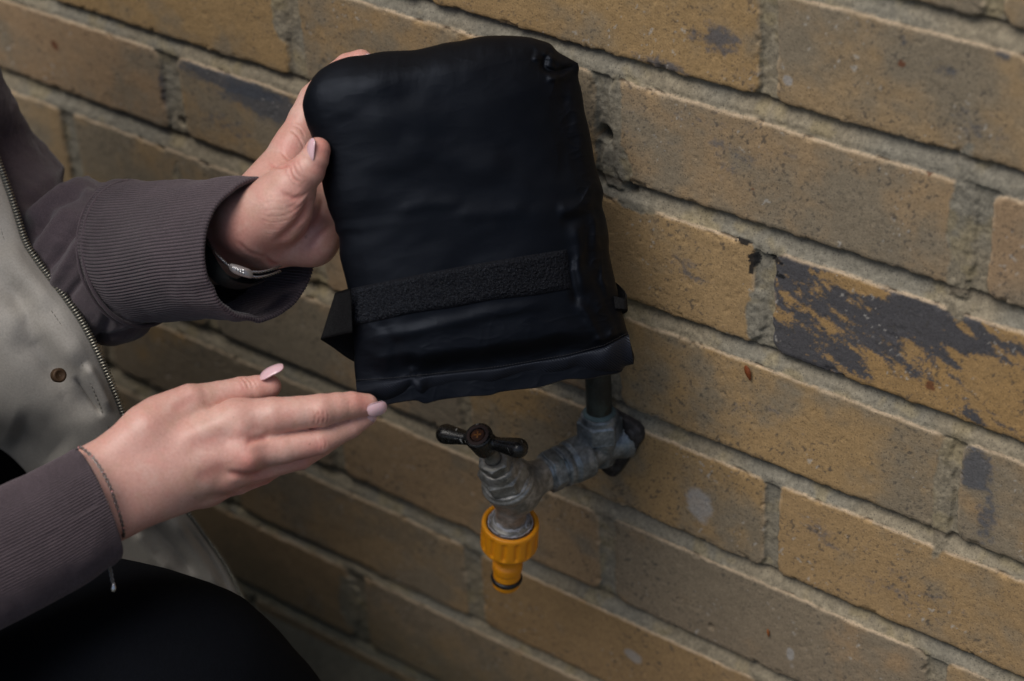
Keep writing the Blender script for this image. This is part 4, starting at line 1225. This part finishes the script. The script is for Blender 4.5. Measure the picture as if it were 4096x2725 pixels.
# ------------------------------------------------------------------ sleeves, coat, trousers
def loft(rings, ns, nt):
    """rings: [(centre, u axis, v axis)] camera mm -> points (ns, nt, 3)"""
    Cn = catmull([r[0] for r in rings], ns); U = catmull([r[1] for r in rings], ns); Vv = catmull([r[2] for r in rings], ns)
    th = np.linspace(0, 2 * np.pi, nt, endpoint=False)
    return Cn[:, None] + U[:, None] * np.cos(th)[None, :, None] + Vv[:, None] * np.sin(th)[None, :, None], th
def gnormals(P, wrap=True):
    du = np.gradient(P, axis=0)
    dv = (np.roll(P, -1, 1) - np.roll(P, 1, 1)) if wrap else np.gradient(P, axis=1)
    n = np.cross(du, dv); n /= np.linalg.norm(n, axis=-1)[..., None] + 1e-9
    return n
def mat_cloth(name, col, rough=.9, sc=1.0, sheen=.25, rib=None):
    m = M(name); co = m.coord()
    a = m.noise(1500 * sc, 2, .7, co); b = m.noise(45, 4, .6, co); d = m.noise(400, 3, .6, co)
    colr = m.mix(.85, col, m.ramp(a, [(.3, .62), (.72, 1.4)]), 'MULTIPLY')
    colr = m.mix(.6, colr, m.ramp(b, [(.3, .8), (.7, 1.2)]), 'MULTIPLY')
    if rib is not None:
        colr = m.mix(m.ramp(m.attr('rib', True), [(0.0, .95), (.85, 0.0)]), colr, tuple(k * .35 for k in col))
    m.color(colr); m.set(Roughness=rough); m.b.inputs['Sheen Weight'].default_value = sheen; m.b.inputs['Sheen Roughness'].default_value = .5
    m.b.inputs['Specular IOR Level'].default_value = .2
    m.normal(m.bump(a, .5, .0006, m.bump(d, .25, .0008)))
    return m.m
HOOD = (.084, .063, .072)
MAT_HOOD = mat_cloth('washed_grey_fleece', HOOD)
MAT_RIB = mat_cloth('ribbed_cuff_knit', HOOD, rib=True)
def ring(cx, cy, d, hx, hy, tilt_deg, dtilt, vx_d=0.0):
    """an ellipse seen at (cx, cy): half axes hx, hy in wide-view px; tilt rotates it in view; dtilt mm of depth along its x half axis, vx_d along y"""
    k = d / (F_PX / D2P); t = math.radians(tilt_deg)
    U = np.array([math.cos(t) * hx * k, math.sin(t) * hx * k, dtilt]); Vv = np.array([-math.sin(t) * hy * k, math.cos(t) * hy * k, vx_d])
    return (c(cx, cy, d), U, Vv)
def cuff(rings_out, nrib, ns, label=None, fold=None, wob=0.0, seedn=0, inner=None, lip=1.3):
    nt = nrib * 6
    P, th = loft(rings_out, ns, nt)
    s = np.linspace(0, 1, ns)[:, None]
    rib = np.abs(np.sin(th * nrib / 2))[None] ** .6
    n = gnormals(P)
    if np.sum(n[0] * (P[0] - P[0].mean(0))) < 0: n = -n
    amp = .85 * sstep(0, .06, s) 
    disp = (rib - .6) * amp + (fbm(s * 8 + 3, th[None] * 3, 1.6, 3, 400 + seedn) - .5) * wob
    if fold is not None: disp = disp + fold(s, th[None], P)
    Pd = P + n * disp[..., None]
    # lip: roll over and go back inside
    ins = []
    cen = P[-1].mean(0)
    ax = P[-1].mean(0) - P[-3].mean(0); ax /= np.linalg.norm(ax)
    rad = P[-1] - cen; rr = np.linalg.norm(rad, axis=1)[:, None]
    q0 = Pd[-1]
    ribl = (rib[0][:, None] - .6) * .5
    for a in (30, 70, 110, 150, 180):
        t = math.radians(a)
        ins.append(q0 + ax * lip * math.sin(t) * (1 + ribl) - rad / rr * lip * (1 - math.cos(t)))
    q1 = ins[-1]
    for b in range(1, 14):
        ins.append(q1 - ax * b * 2.6 - rad / rr * (.35 * b * (1 if inner is None else inner)))
    G = np.concatenate([Pd, np.array(ins)], 0)
    ribv = np.broadcast_to(rib, (len(G), nt))
    return G, ribv.reshape(-1)
def build_sleeves():
    # left arm (upper in the view)
    r = [ring(298, 572, 1196, 96, 160, -8, 30), ring(340, 580, 1185, 98, 163, -6, 32), ring(400, 578, 1170, 99, 160, -4, 36), ring(470, 574, 1150, 100, 158, 0, 40), ring(540, 573, 1130, 106, 164, 4, 36), ring(598, 574, 1117, 113, 166, 8, 34)]
    def fold(s, th, P):
        x, y = c2d(P)
        d, t = polyd(x, y, [(572, 742), (545, 690), (500, 668), (430, 670)])
        return -1.0 * np.exp(-(d / 18) ** 2) * sstep(.0, .5, s) * sstep(1, .6, t) + .5 * np.exp(-((d - 24) / 14) ** 2) * sstep(.3, .7, s)
    G, rib = cuff(r, 128, 60, fold=fold, wob=2.6, seedn=1)
    L = weldo('cuff', W(G.reshape(-1, 3)), [grid_faces(G.shape[0], G.shape[1], wrap_v=True, flip=True)], MAT_RIB, person, {'rib': rib})
    # forearm and upper arm
    def rax(x, y, d, ax, r1, r2):
        C_ = c(x, y, d); a = np.array(ax, float); a /= np.linalg.norm(a); vw = C_ / np.linalg.norm(C_)
        U = np.cross(vw, a); U /= np.linalg.norm(U); Vq = -np.cross(U, a)
        # U lies across the arm in view, V in depth; keep the same handedness as ring()
        return (C_, Vq * r2, U * r1) if True else None
    sh = c(-380, -150, 1230); shx, shy = c2d(sh)
    rr = [(sh, *rax(shx, shy, sh[2], (.25, .9, -.1), 62, 58)[1:]), rax(-262, 50, 1242, (.5, .84, .2), 52, 50), rax(-150, 240, 1259, (.52, .84, .1), 43, 46), rax(-78, 362, 1273, (.6, .75, -.1), 42, 46), rax(-4, 462, 1285, (.7, .5, -.4), 43, 45), rax(70, 545, 1274, (.68, .25, -.68), 45, 44), rax(130, 585, 1256, (.66, .12, -.74), 46, 42), ring(200, 605, 1235, 126, 192, -8, 24),
          ring(262, 604, 1212, 118, 186, -6, 26), ring(300, 594, 1200, 105, 174, -6, 28), ring(322, 586, 1192, 96, 160, -6, 28), ring(330, 584, 1190, 90, 150, -6, 28)]
    P, th = loft(rr, 420, 420)
    n = gnormals(P)
    if np.sum(n[200] * (P[200] - P[200].mean(0))) < 0: n = -n
    x, y = c2d(P)
    disp = (fbm(x * .35 + P[..., 2], y * .25, 30, 4, 411) - .5) * 4.0 + (fbm(x + P[..., 2], y, 26, 3, 412) - .5) * 1.2
    for pl, w, h in (([(50, 480), (110, 425), (180, 395), (230, 400)], 13, -9), ([(60, 520), (150, 440), (235, 418)], 16, 6), ([(70, 560), (120, 480), (200, 430), (250, 425)], 9, -4),
                     ([(75, 600), (130, 520), (170, 470)], 13, 4), ([(95, 640), (160, 540), (230, 470), (296, 436)], 10, -5), ([(110, 680), (180, 570), (262, 480)], 12, 3.5), ([(130, 720), (215, 600), (270, 500)], 9, -3),
                     ([(300, 430), (285, 480), (262, 560), (255, 650)], 13, 4.2), ([(270, 440), (240, 520), (225, 620)], 10, -3.5), ([(260, 700), (240, 760), (210, 800)], 12, -3), ([(330, 742), (420, 762), (500, 748)], 12, -2.5), ([(180, 800), (280, 770), (380, 742)], 9, -3.2), ([(320, 440), (380, 425), (470, 430)], 16, 4)):
        d, t = polyd(x, y, pl); disp += h * np.exp(-(d / w) ** 2) * sstep(0, .2, t) * sstep(1, .8, t)
    P = P + n * disp[..., None]
    weldo('sleeve', W(P.reshape(-1, 3)), [grid_faces(420, 420, wrap_v=True, flip=True)], MAT_HOOD, person)
    # seam between the fleece and the cuff: a raised double row
    th = np.linspace(0, 2 * np.pi, 220, endpoint=False)
    for k, (cx, rad) in enumerate(((316, 1.2), (303, .8))):
        Cn, U, Vv = ring(cx, 584, 1191 + k * 3, 101, 168, -6, 29)
        cl = Cn + U * np.cos(th)[:, None] + Vv * np.sin(th)[:, None]
        V, F = tube_np(cl, np.full(220, rad), 8, True)
        weldo('seam', W(V), F, MAT_HOOD, person)
    # right arm (lower in the view)
    r2 = []
    for t, (cx, cy, d, a) in enumerate(((-140, 1352, 1040, 150), (-60, 1312, 1046, 150), (30, 1268, 1053, 147), (120, 1222, 1060, 143), (190, 1182, 1066, 138), (222, 1163, 1069, 136))):
        k = d / (F_PX / D2P); ang = math.radians(-24 + (t - 3) * .5)
        ax2 = np.array([math.cos(ang), math.sin(ang)]); pv = np.array([-ax2[1], ax2[0]])
        Vv = np.array([pv[0] * a * k, pv[1] * a * k, 0.]); U = np.array([ax2[0] * 46 * k, ax2[1] * 46 * k, -26.0])
        r2.append((c(cx, cy, d), U, Vv))
    G, rib = cuff(r2, 124, 120, wob=1.6, seedn=2, inner=1.0)
    weldo('cuff', W(G.reshape(-1, 3)), [grid_faces(G.shape[0], G.shape[1], wrap_v=True, flip=True)], MAT_RIB, person, {'rib': rib})
    shR = c(-380, -150, 1230) + w2c(np.array([-10., -315., 0.])) - w2c(np.zeros(3))
    elR = c(-480, 1500, 1062)
    path = catmull(np.array([shR + (shR - elR) * .08, shR, shR * .66 + elR * .34, shR * .3 + elR * .7, elR + np.array([4., 6, 8]), c(-370, 1462, 1056), c(-250, 1402, 1045), c(-150, 1357, 1040), c(-96, 1331, 1043)]), 200)
    rad = np.interp(np.linspace(0, 1, 200), [0, .12, .25, .4, .55, .7, .85, 1], [66, 60, 50, 46, 44, 38, 32.5, 31])
    V, F = tube_np(path, rad, 120)
    dirn = np.vstack([(V[:24000].reshape(200, 120, 3) - path[:, None]).reshape(-1, 3), np.zeros((2, 3))]); dirn /= np.linalg.norm(dirn, axis=1)[:, None] + 1e-9
    V = V + dirn * ((fbm(V[:, 0] + V[:, 2], V[:, 1], 40, 3, 430) - .5) * 7)[:, None]
    weldo('sleeve', W(V), F, MAT_HOOD, person)

def mat_coat():
    m = M('pale_coat_fabric'); co = m.coord()
    b = m.noise(14, 5, .6, co); a = m.noise(900, 2, .6, co)
    m.color(m.mix(.6, m.ramp(b, [(.3, (.37, .342, .30)), (.7, (.47, .44, .39))]), m.ramp(a, [(.3, .8), (.7, 1.15)]), 'MULTIPLY'))
    m.set(Roughness=.6); m.b.inputs['Sheen Weight'].default_value = .1; m.b.inputs['Specular IOR Level'].default_value = .3
    m.normal(m.bump(a, .15, .0005))
    return m.m
MAT_COAT = mat_coat()
MAT_ZIP = mat_simple('zip_metal', (.33, .31, .25), .35, .85)
ZIPC = [(-60, 230, 1235), (-25, 340, 1222), (0, 410, 1212), (25, 482, 1203), (50, 560, 1196), (76, 602, 1192), (110, 648, 1188), (150, 700, 1184), (182, 748, 1184), (212, 805, 1188), (241, 870, 1198), (262, 922, 1208), (280, 968, 1218), (320, 1040, 1240), (372, 1115, 1268), (430, 1190, 1302), (470, 1245, 1330), (512, 1305, 1352), (546, 1370, 1370), (574, 1440, 1388), (600, 1520, 1400)]
LEFTC = [(-420, 200, 1290), (-420, 340, 1280), (-400, 480, 1266), (-390, 600, 1256), (-380, 720, 1248), (-330, 830, 1246), (-240, 920, 1250), (-130, 980, 1258), (-40, 1010, 1268), (30, 1050, 1280), (110, 1140, 1300), (190, 1230, 1325), (250, 1330, 1350), (320, 1440, 1375), (400, 1560, 1400)]
def build_coat():
    nu, nv = 330, 460
    Z = catmull(ZIPC, nv); L = catmull(LEFTC, nv)
    u = np.linspace(0, 1, nu)[:, None, None]
    P = (Z[None] * (1 - u) + L[None] * u)
    x, y, d = P[..., 0], P[..., 1], P[..., 2]
    uu = u[..., 0] * np.ones((nu, nv))
    d = d - 26 * np.sin(np.pi * np.clip(uu, 0, 1)) ** .7
    rel = (fbm((x * .88 - y * .47) * 1.0, (x * .47 + y * .88) * .22, 75, 2, 501, .4) - .5) * 7 * sstep(0, .15, uu) + (fbm((x * .88 - y * .47), (x * .47 + y * .88) * .35, 30, 2, 502, .4) - .5) * 1.0
    for pl, w, h in (([(20, 760), (80, 800), (160, 900), (235, 960)], 34, -5), ([(0, 700), (90, 740), (200, 850)], 34, 4), ([(20, 980), (90, 1010), (150, 1060)], 38, -9), ([(20, 640), (90, 760), (150, 900)], 34, -4),
                     ([(190, 830), (225, 880), (262, 950)], 10, 4), ([(170, 860), (210, 920), (240, 960)], 8, -4), ([(330, 1180), (400, 1260), (450, 1330)], 15, -6), ([(380, 1170), (450, 1270), (520, 1380)], 14, 6), ([(420, 1200), (480, 1280), (530, 1370)], 8, -4),
                     ([(300, 1210), (350, 1280), (400, 1330)], 12, 6), ([(0, 560), (60, 640), (120, 720)], 34, 3), ([(-60, 620), (30, 680), (90, 780)], 32, -4)):
        dd, t = polyd(x, y, pl); rel += -h * np.exp(-(dd / w) ** 2) * sstep(0, .25, t) * sstep(1, .75, t)
    d = d + rel * sstep(.0, .05, uu)
    G = c3(x, y, d)
    n = gnormals(G, False)
    if n[100, 200, 2] > 0: n = -n
    th = 2.2 * np.ones((nu, nv, 1)); th[0] = .2; th[-1] = .2
    V = np.vstack([(G + n * th * .5).reshape(-1, 3), (G - n * th * 1.5)[::2, ::2].reshape(-1, 3)])
    n2u, n2v = G[::2, ::2].shape[:2]
    coat = weldo('coat', W(V), [grid_faces(nu, nv), grid_faces(n2u, n2v, flip=True) + nu * nv], MAT_COAT, person)
    # zip: tape and teeth
    N = 205
    Zc = even(ZIPC, N * 4)
    def surf(q, off): return c(q[0], q[1], q[2] + off)
    tp = []
    pts = c3(Zc[:, 0], Zc[:, 1], Zc[:, 2] - 1.5)
    T = np.gradient(pts, axis=0); T /= np.linalg.norm(T, axis=1)[:, None]
    view = pts / np.linalg.norm(pts, axis=1)[:, None]
    side = np.cross(T, view); side /= np.linalg.norm(side, axis=1)[:, None]
    if side[400, 0] < 0: side = -side
    tape = np.stack([pts - side * 5.0 + view * 1.0, pts - side * 3 - view * .6, pts + side * .6 - view * .3, pts + side * 3.0 + view * .3], 1)
    weldo('zip_tape', W(tape.reshape(-1, 3)), [grid_faces(len(pts), 4)], mat_cloth('zip_tape_cloth', (.16, .16, .145), .9), coat)
    parts = []
    for k in range(N):
        q = pts[k * 4 + 1]; t = T[k * 4 + 1]; sd = side[k * 4 + 1]; vw = view[k * 4 + 1]
        a, b, h = 1.9, .55, .8
        o = q + sd * 2.4
        P = np.array([o + sd * i * a * (1 if i < 0 else 1) + t * j * b + vw * kk * h for i in (-1, 1) for j in (-1, 1) for kk in (-1, 1)])
        parts.append((W(P), np.array([(0, 1, 3, 2), (4, 6, 7, 5), (0, 4, 5, 1), (2, 3, 7, 6), (0, 2, 6, 4), (1, 5, 7, 3)])))
    weld('zip_teeth', parts, MAT_ZIP, coat, False)
    # stitched line beside the zip and a press stud
    st = []
    for k in range(0, len(pts) - 8, 6):
        q = np.array([pts[k + j] - side[k + j] * 8.2 - view[k + j] * 3.2 for j in (0, 2, 4)])
        st.append(tube_np(q, np.full(3, .28), 5))
    weld('coat_stitching', [(W(V), F) for V, F in st], mat_simple('pale_thread', (.25, .24, .2), .8), coat)
    b0 = c(137, 864, 1172); ax = -b0 / np.linalg.norm(b0) + np.array([.35, 0, 0]); 
    a, u_, v_ = frame(ax)
    prof = [(-4, 3.9), (0, 4.0), (.9, 3.6), (1.1, 2.6), (.7, 2.2), (.7, .1)]
    th = np.linspace(0, 2 * np.pi, 30, endpoint=False)
    P = np.array([b0 + a * s + (u_ * np.cos(th)[:, None] + v_ * np.sin(th)[:, None]) * r for s, r in prof]).reshape(-1, 3)
    weldo('press_stud', W(P), [grid_faces(len(prof), 30, wrap_v=True)], mat_simple('brass_stud', (.075, .042, .02), .6, .4), coat)

def bigsdf_mesh(name, f, lo, hi, h, mat, rel=None, parent=None):
    V, F = surface_nets(f, lo, hi, h)
    if rel is not None:
        n = normals_of(f, V, h); V = V + n * rel(V)[:, None]
    V = (V + np.array([0, 0, GZ])) / 1000
    return V, F
def build_body():
    """everything below in world mm, z measured from the wall datum (ground at -535)"""
    def cw(x, y, d): return W(c(x, y, d)) * 1000 - np.array([0, 0, GZ])
    # trousers: right thigh crosses the foot of the picture, then the shins
    kneeR = cw(335, 1712, 1150); hipR = np.array([-265., -345., -330.])
    k2 = cw(470, 1790, 1165)
    kneeL = np.array([-10., -190., -420.]); hipL = np.array([-265., -175., -330.])
    ankR = np.array([70., -330., -470.]); ankL = np.array([-190., -190., -480.])
    ankR = np.array([20., -300., -480.])
    def tr(P):
        d = capsule(P, hipR, kneeR, 98, 86)[0]
        d = smin(d, capsule(P, kneeR, k2, 84, 74)[0], 30)
        d = smin(d, capsule(P, k2, ankR, 66, 46)[0], 25)
        d = smin(d, capsule(P, hipL, kneeL, 98, 72)[0], 30)
        d = smin(d, capsule(P, kneeL, ankL, 62, 44)[0], 20)
        d = smin(d, capsule(P, np.array([-285., -330., -300.]), np.array([-285., -190., -300.]), 120, 120)[0], 50)
        return d
    V, F = bigsdf_mesh('trousers', tr, (-480, -520, -560), (330, -20, -100), 7.0, None, lambda V: (fbm(V[:, 0] + V[:, 2] * .5, V[:, 1] + V[:, 2], 60, 4, 601) - .5) * 9)
    m = M('black_trouser_cloth'); a = m.noise(1200, 2, .6)
    m.color(m.mix(1.0, (.0022, .0028, .0045), m.ramp(a, [(.3, .7), (.7, 1.5)]), 'MULTIPLY')); m.set(Roughness=.9); m.b.inputs['Specular IOR Level'].default_value = .08; m.normal(m.bump(a, .4, .0006))
    weldo('trousers', V, [F], m.m, person)
    # hoodie torso
    sh_L = cw(-380, -150, 1230); sh_R = sh_L + np.array([-10., -315., 0.]); neck = (sh_L + sh_R) / 2 + np.array([30., 0., 62.])
    pel = np.array([-300., -262., -290.])
    def to(P):
        q = P.copy(); 
        d = capsule(P, pel + np.array([0, 60, 0]), sh_L + np.array([-20, -70, -30]), 105, 92)[0]
        d = smin(d, capsule(P, pel - np.array([0, 60, 0]), sh_R + np.array([-20, 70, -30]), 105, 92)[0], 60)
        d = smin(d, capsule(P, sh_L, sh_R, 66, 66)[0], 40)
        d = smin(d, capsule(P, neck - np.array([10, 0, 40]), neck, 75, 68)[0], 30)
        return d
    V, F = bigsdf_mesh('hoodie', to, (-500, -680, -430), (80, 30, 300), 7.0, None, lambda V: (fbm(V[:, 0] + V[:, 1], V[:, 2], 70, 4, 602) - .5) * 12)
    weldo('hoodie_body', V, [F], MAT_HOOD, person)
    # skin of the body: head, neck and arms inside the sleeves; one mesh with both hands
    hc = neck + np.array([58., 0., 142.])
    el_L = cw(25, 535, 1290); wr_L = cw(500, 566, 1152); wr_R = cw(120, 1222, 1062); el_R = np.array([-80., -440., -180.])
    el_R = cw(-480, 1500, 1062)
    def bo(P):
        q = P - hc
        d = np.linalg.norm(q / np.array([96, 76, 112]), axis=1) * 84 - 84
        d = smin(d, capsule(P, hc + np.array([48, 0, -55]), hc + np.array([66, 0, -84]), 38, 22)[0], 30)      # jaw and chin
        d = smin(d, capsule(P, hc + np.array([86, 0, 8]), hc + np.array([106, 0, -26]), 8, 12)[0], 10)        # nose
        d = smin(d, capsule(P, hc + np.array([82, -16, -52]), hc + np.array([82, 16, -52]), 10, 10)[0], 8)    # mouth
        for s in (-1, 1):
            d = smax(d, -(np.linalg.norm(q - np.array([88, s * 31, 4]), axis=1) - 13), 10)
            d = smin(d, np.linalg.norm(q - np.array([76, s * 31, 3]), axis=1) - 12, 3)
            d = smin(d, capsule(P, hc + np.array([-6, s * 77, 12]), hc + np.array([-2, s * 77, -24]), 11, 7)[0], 6)
        d = smin(d, capsule(P, neck - np.array([20, 0, 40]), hc + np.array([-20, 0, -40]), 52, 50)[0], 25)
        for sh, el, wr, rw in ((sh_L, el_L, wr_L, 23), (sh_R, el_R, wr_R, 20)):
            d = smin(d, capsule(P, sh, el, 28, 22)[0], 20); d = smin(d, capsule(P, el, wr, 25, rw - 2)[0], 12)
        return d
    V, F = surface_nets(bo, (-460, -680, -330), (200, 20, 430), 5.0)
    V = (V + np.array([0, 0, GZ])) / 1000
    base = np.array([.50, .315, .235])
    parts = [(V, F, np.tile(base, (len(V), 1)))]
    for (v, f, col) in (lower_hand(), upper_hand()):
        parts.append((W(v), f, col))
    Vs = np.vstack([p[0] for p in parts]); Cs = np.vstack([p[2] for p in parts])
    off = 0; Fs = []
    for p in parts: Fs.append(p[1] + off); off += len(p[0])
    weldo('body_skin', Vs, [np.vstack(Fs)], MAT_SKIN, person, {'Col': Cs})
    # hair: tied-back cap with strands
    def ha(P):
        q = P - hc - np.array([-12, 0, 14])
        d = np.linalg.norm(q / np.array([104, 88, 116]), axis=1) * 94 - 94
        d = smin(d, capsule(P, hc + np.array([-95, 0, 10]), hc + np.array([-120, 0, -150]), 36, 22)[0], 25)
        cutp = (P - hc) @ np.array([.86, 0, -.5]) - 32
        return smax(d, cutp, 8)
    V, F = bigsdf_mesh('hair', ha, hc - np.array([220, 130, 230]), hc + np.array([160, 130, 160]), 5.0, None, lambda V: (fbm(V[:, 1] * 1.6, V[:, 2] * .2 + V[:, 0] * .2, 9, 3, 603) - .5) * 6)
    mh = M('brown_hair'); mh.color(mh.ramp(mh.noise(300, 3), [(.3, (.03, .018, .011)), (.7, (.075, .045, .027))])); mh.set(Roughness=.5)
    weldo('hair', V, [F], mh.m, person)
    # shoes
    for (x, y, z) in ((-150, -190, -500), (75, -300, -500)):
        sc = np.array([x, y, z], float)
        def so(P):
            d = capsule(P, sc + np.array([-60, 0, 0]), sc + np.array([95, 0, -8]), 38, 30)[0]
            d = smin(d, capsule(P, sc + np.array([-50, 0, 10]), sc + np.array([-45, 0, 45]), 36, 36)[0], 20)
            return smax(d, -(P[:, 2] + 534), 6)
        V, F = bigsdf_mesh('shoe', so, sc - np.array([110, 60, 60]), sc + np.array([150, 60, 110]), 5.0, None)
        weldo('shoe', V, [F], mat_simple('dark_shoe_leather', (.02, .02, .022), .5), person)

def link_chain(cl, n, rlink, wire, mat, name, parent, squash=.62):
    """oval links threaded along a closed or open path (camera mm)"""
    P = even(cl, n + 1)[:, :3] if False else None
    C_ = np.asarray(cl, float); L = np.concatenate([[0], np.cumsum(np.linalg.norm(np.diff(C_, axis=0), axis=1))])
    t = np.linspace(0, L[-1], n); Q = np.stack([np.interp(t, L, C_[:, k]) for k in range(3)], 1)
    T = np.gradient(Q, axis=0); T /= np.linalg.norm(T, axis=1)[:, None]
    parts = []
    th = np.linspace(0, 2 * np.pi, 14, endpoint=False)
    for k in range(n):
        a, u, v = frame(T[k], (.2, .3, .9))
        if k % 2: u = v
        ring_ = Q[k] + a * (np.cos(th) * rlink)[:, None] + u * (np.sin(th) * rlink * squash)[:, None]
        parts.append(tube_np(ring_, np.full(14, wire), 5, True))
    return weld(name, [(W(V), F) for V, F in parts], mat, parent)
def build_jewellery():
    ms = mat_simple('tarnished_silver', (.26, .255, .25), .28, .95)
    mb = mat_simple('polished_silver', (.55, .55, .56), .22, .95)
    pink = mat_simple('pink_enamel', (.58, .24, .23), .3)
    # bracelet on the lower wrist: visible arc then round the back of the wrist
    K = KA
    arc = [(165, 712, 1064), (185, 690, 1061), (215, 705, 1058.5), (262, 745, 1055.5), (300, 795, 1054), (345, 870, 1053), (385, 955, 1053), (415, 1045, 1054), (440, 1120, 1056), (458, 1190, 1060), (462, 1240, 1066)]
    back = [(455, 1255, 1085), (400, 1160, 1100), (300, 960, 1106), (200, 790, 1100), (160, 730, 1080)]
    cl = [c(*K(a, b), d) for a, b, d in arc]; full = catmull(np.array(cl + [c(*K(a, b), d) for a, b, d in back]), 400, closed=True)
    br = empty('bracelet'); br.parent = person; br.location = (0, 0, 0)
    tag(br, label='thin dark silver chain bracelet with pink beads on the lower wrist')
    link_chain(full, 128, 1.05, .27, ms, 'chain', br)
    L = np.concatenate([[0], np.cumsum(np.linalg.norm(np.diff(full, axis=0), axis=1))])
    for k in range(17):
        s = L[-1] * (k + .4) / 17
        q = np.array([np.interp(s, L, full[:, j]) for j in range(3)])
        th, ph = np.meshgrid(np.linspace(0, 2 * np.pi, 12, endpoint=False), np.linspace(.05, np.pi - .05, 8), indexing='ij')
        P = q + .7 * np.stack([np.sin(ph) * np.cos(th), np.sin(ph) * np.sin(th), np.cos(ph)], -1)
        weldo('bead', W(P.reshape(-1, 3)), [grid_faces(12, 8, wrap_u=True)], pink, br)
    hang = [c(x, y, d) for x, y, d in ((252, 1286, 1072), (252, 1300, 1072), (255, 1318, 1072), (258, 1334, 1072), (261, 1345, 1072))]
    link_chain(catmull(np.array(hang), 30), 12, 1.25, .26, ms, 'extender_chain', br)
    q = c(261, 1352, 1072)
    th, ph = np.meshgrid(np.linspace(0, 2 * np.pi, 16, endpoint=False), np.linspace(.02, np.pi - .02, 10), indexing='ij')
    P = q + np.stack([1.3 * np.sin(ph) * np.cos(th) * (1.0 + .25 * np.cos(ph)), 2.6 * np.cos(ph), 1.0 * np.sin(ph) * np.sin(th)], -1)
    weldo('charm', W(P.reshape(-1, 3)), [grid_faces(16, 10, wrap_u=True)], mb, br)
    # upper wrist: dark watch strap and a silver tag bracelet
    K2 = lambda x, y: (x / 3.92 / 1.7378 + 448.8, y / 3.92 / 1.7378 + 517.9)
    top = [(150, 150, 1122), (240, 320, 1112), (330, 440, 1106), (430, 540, 1102), (530, 630, 1100), (680, 700, 1099), (850, 735, 1101), (1020, 740, 1106), (1200, 700, 1113), (1340, 645, 1121)]
    P = catmull(np.array([c(*K2(a, b), d - 2) for a, b, d in top]), 200)
    parts = []
    for off in (0, 1):
        Q = P.copy(); k = np.linspace(0, 1, 200)[:, None]
        Q = Q + np.array([0, 1, 0]) * off * 2.6 * sstep(.45, .75, k)
        for ph in (0, math.pi):
            t = np.linspace(0, 200 * .55, 200) + ph
            T = np.gradient(Q, axis=0); T /= np.linalg.norm(T, axis=1)[:, None]
            u = np.cross(T, (0, 0, 1.)); u /= np.linalg.norm(u, axis=1)[:, None]; v = np.cross(T, u)
            parts.append(tube_np(Q + (u * np.cos(t)[:, None] + v * np.sin(t)[:, None]) * .42, np.full(200, .42), 6))
    wb = empty('wrist_chain'); wb.parent = person
    weld('rope_chain', [(W(V), F) for V, F in parts], mb, wb)
    # the tag plate
    pl = [(535, 640), (560, 612), (640, 620), (800, 672), (880, 712), (905, 790), (880, 826), (850, 828), (700, 790), (600, 748), (545, 700)]
    pc = np.array([c(*K2(a, b), 1097.0 + (a - 700) * .004) for a, b in pl]); pb_ = pc + np.array([0, .3, 1.1])
    pcf = catmull(pc, 60, True); pbf = catmull(pb_, 60, True)
    i = np.arange(60); V = np.vstack([pcf, pbf, pc.mean(0), pb_.mean(0)])
    F = [np.stack([i, (i + 1) % 60, (i + 1) % 60 + 60, i + 60], -1), np.vstack([np.stack([np.full(60, 120), (i + 1) % 60, i], -1), np.stack([np.full(60, 121), i + 60, (i + 1) % 60 + 60], -1)])]
    weldo('tag_plate', W(V), F, mat_simple('brushed_silver', (.42, .40, .41), .42, .8, 900, .2, .0003), wb, None, False)
    # watch strap inside the sleeve
    band = [(120, 200, 1120), (260, 420, 1108), (380, 640, 1102), (520, 800, 1100), (700, 880, 1102), (900, 900, 1108), (1100, 850, 1116), (1300, 760, 1126)]
    e0 = catmull(np.array([c(*K2(a, b), d - 1) for a, b, d in band]), 80)
    e1 = catmull(np.array([c(*K2(a - 190, b + 90), d + 5) for a, b, d in band]), 80)
    t = np.linspace(0, 1, 10)[None, :, None]; G = e0[:, None] * (1 - t) + e1[:, None] * t
    n = gnormals(G, False)
    V = np.vstack([(G + n * .7).reshape(-1, 3), (G - n * .7).reshape(-1, 3)])
    weldo('watch_strap', W(V), [grid_faces(80, 10), grid_faces(80, 10, flip=True) + 800], mat_simple('black_woven_strap', (.012, .014, .015), .6, 0, 1400, .8, .0006), person)

build_body()
build_sleeves()
build_coat()
build_jewellery()
def build_leaves():
    for (px, pz, L, wd, ang, lab, colr) in ((324.7, -155.9, 9.6, 3.9, -1.25, 'reddish brown oval leaf stuck on the brick to the right of the cover', (.20, .05, .012)),
                                           (341, -335, 6.0, 1.5, -1.4, 'tiny rust coloured leaf sliver near the foot of the wall right of the tap', (.24, .075, .015))):
        s = np.linspace(0, 1, 24)[:, None]; t = np.linspace(-1, 1, 9)[None]
        w = wd / 2 * np.sin(np.pi * s ** .8) ** .8 + .01
        ax = np.array([math.cos(ang), 0, math.sin(ang)]); sd = np.array([-ax[2], 0, ax[0]])
        P = np.array([px, -1.2, pz]) + ax * ((s - .5) * L)[..., None] + sd * (w * t)[..., None] + np.array([0, -1, 0]) * (.9 * (1 - t ** 2) * np.sin(np.pi * s) + .25)[..., None]
        Q = P + np.array([0, .25, 0])
        V = (np.vstack([P.reshape(-1, 3), Q.reshape(-1, 3)]) + np.array([0, 0, GZ])) / 1000
        o = mesh_np('leaf', V, [grid_faces(24, 9), grid_faces(24, 9, flip=True) + 216], mat_simple('dry_leaf', colr, .55, 0, 900, .5, .0005, .35))
        tag(o, lab, 'leaf')
build_leaves()
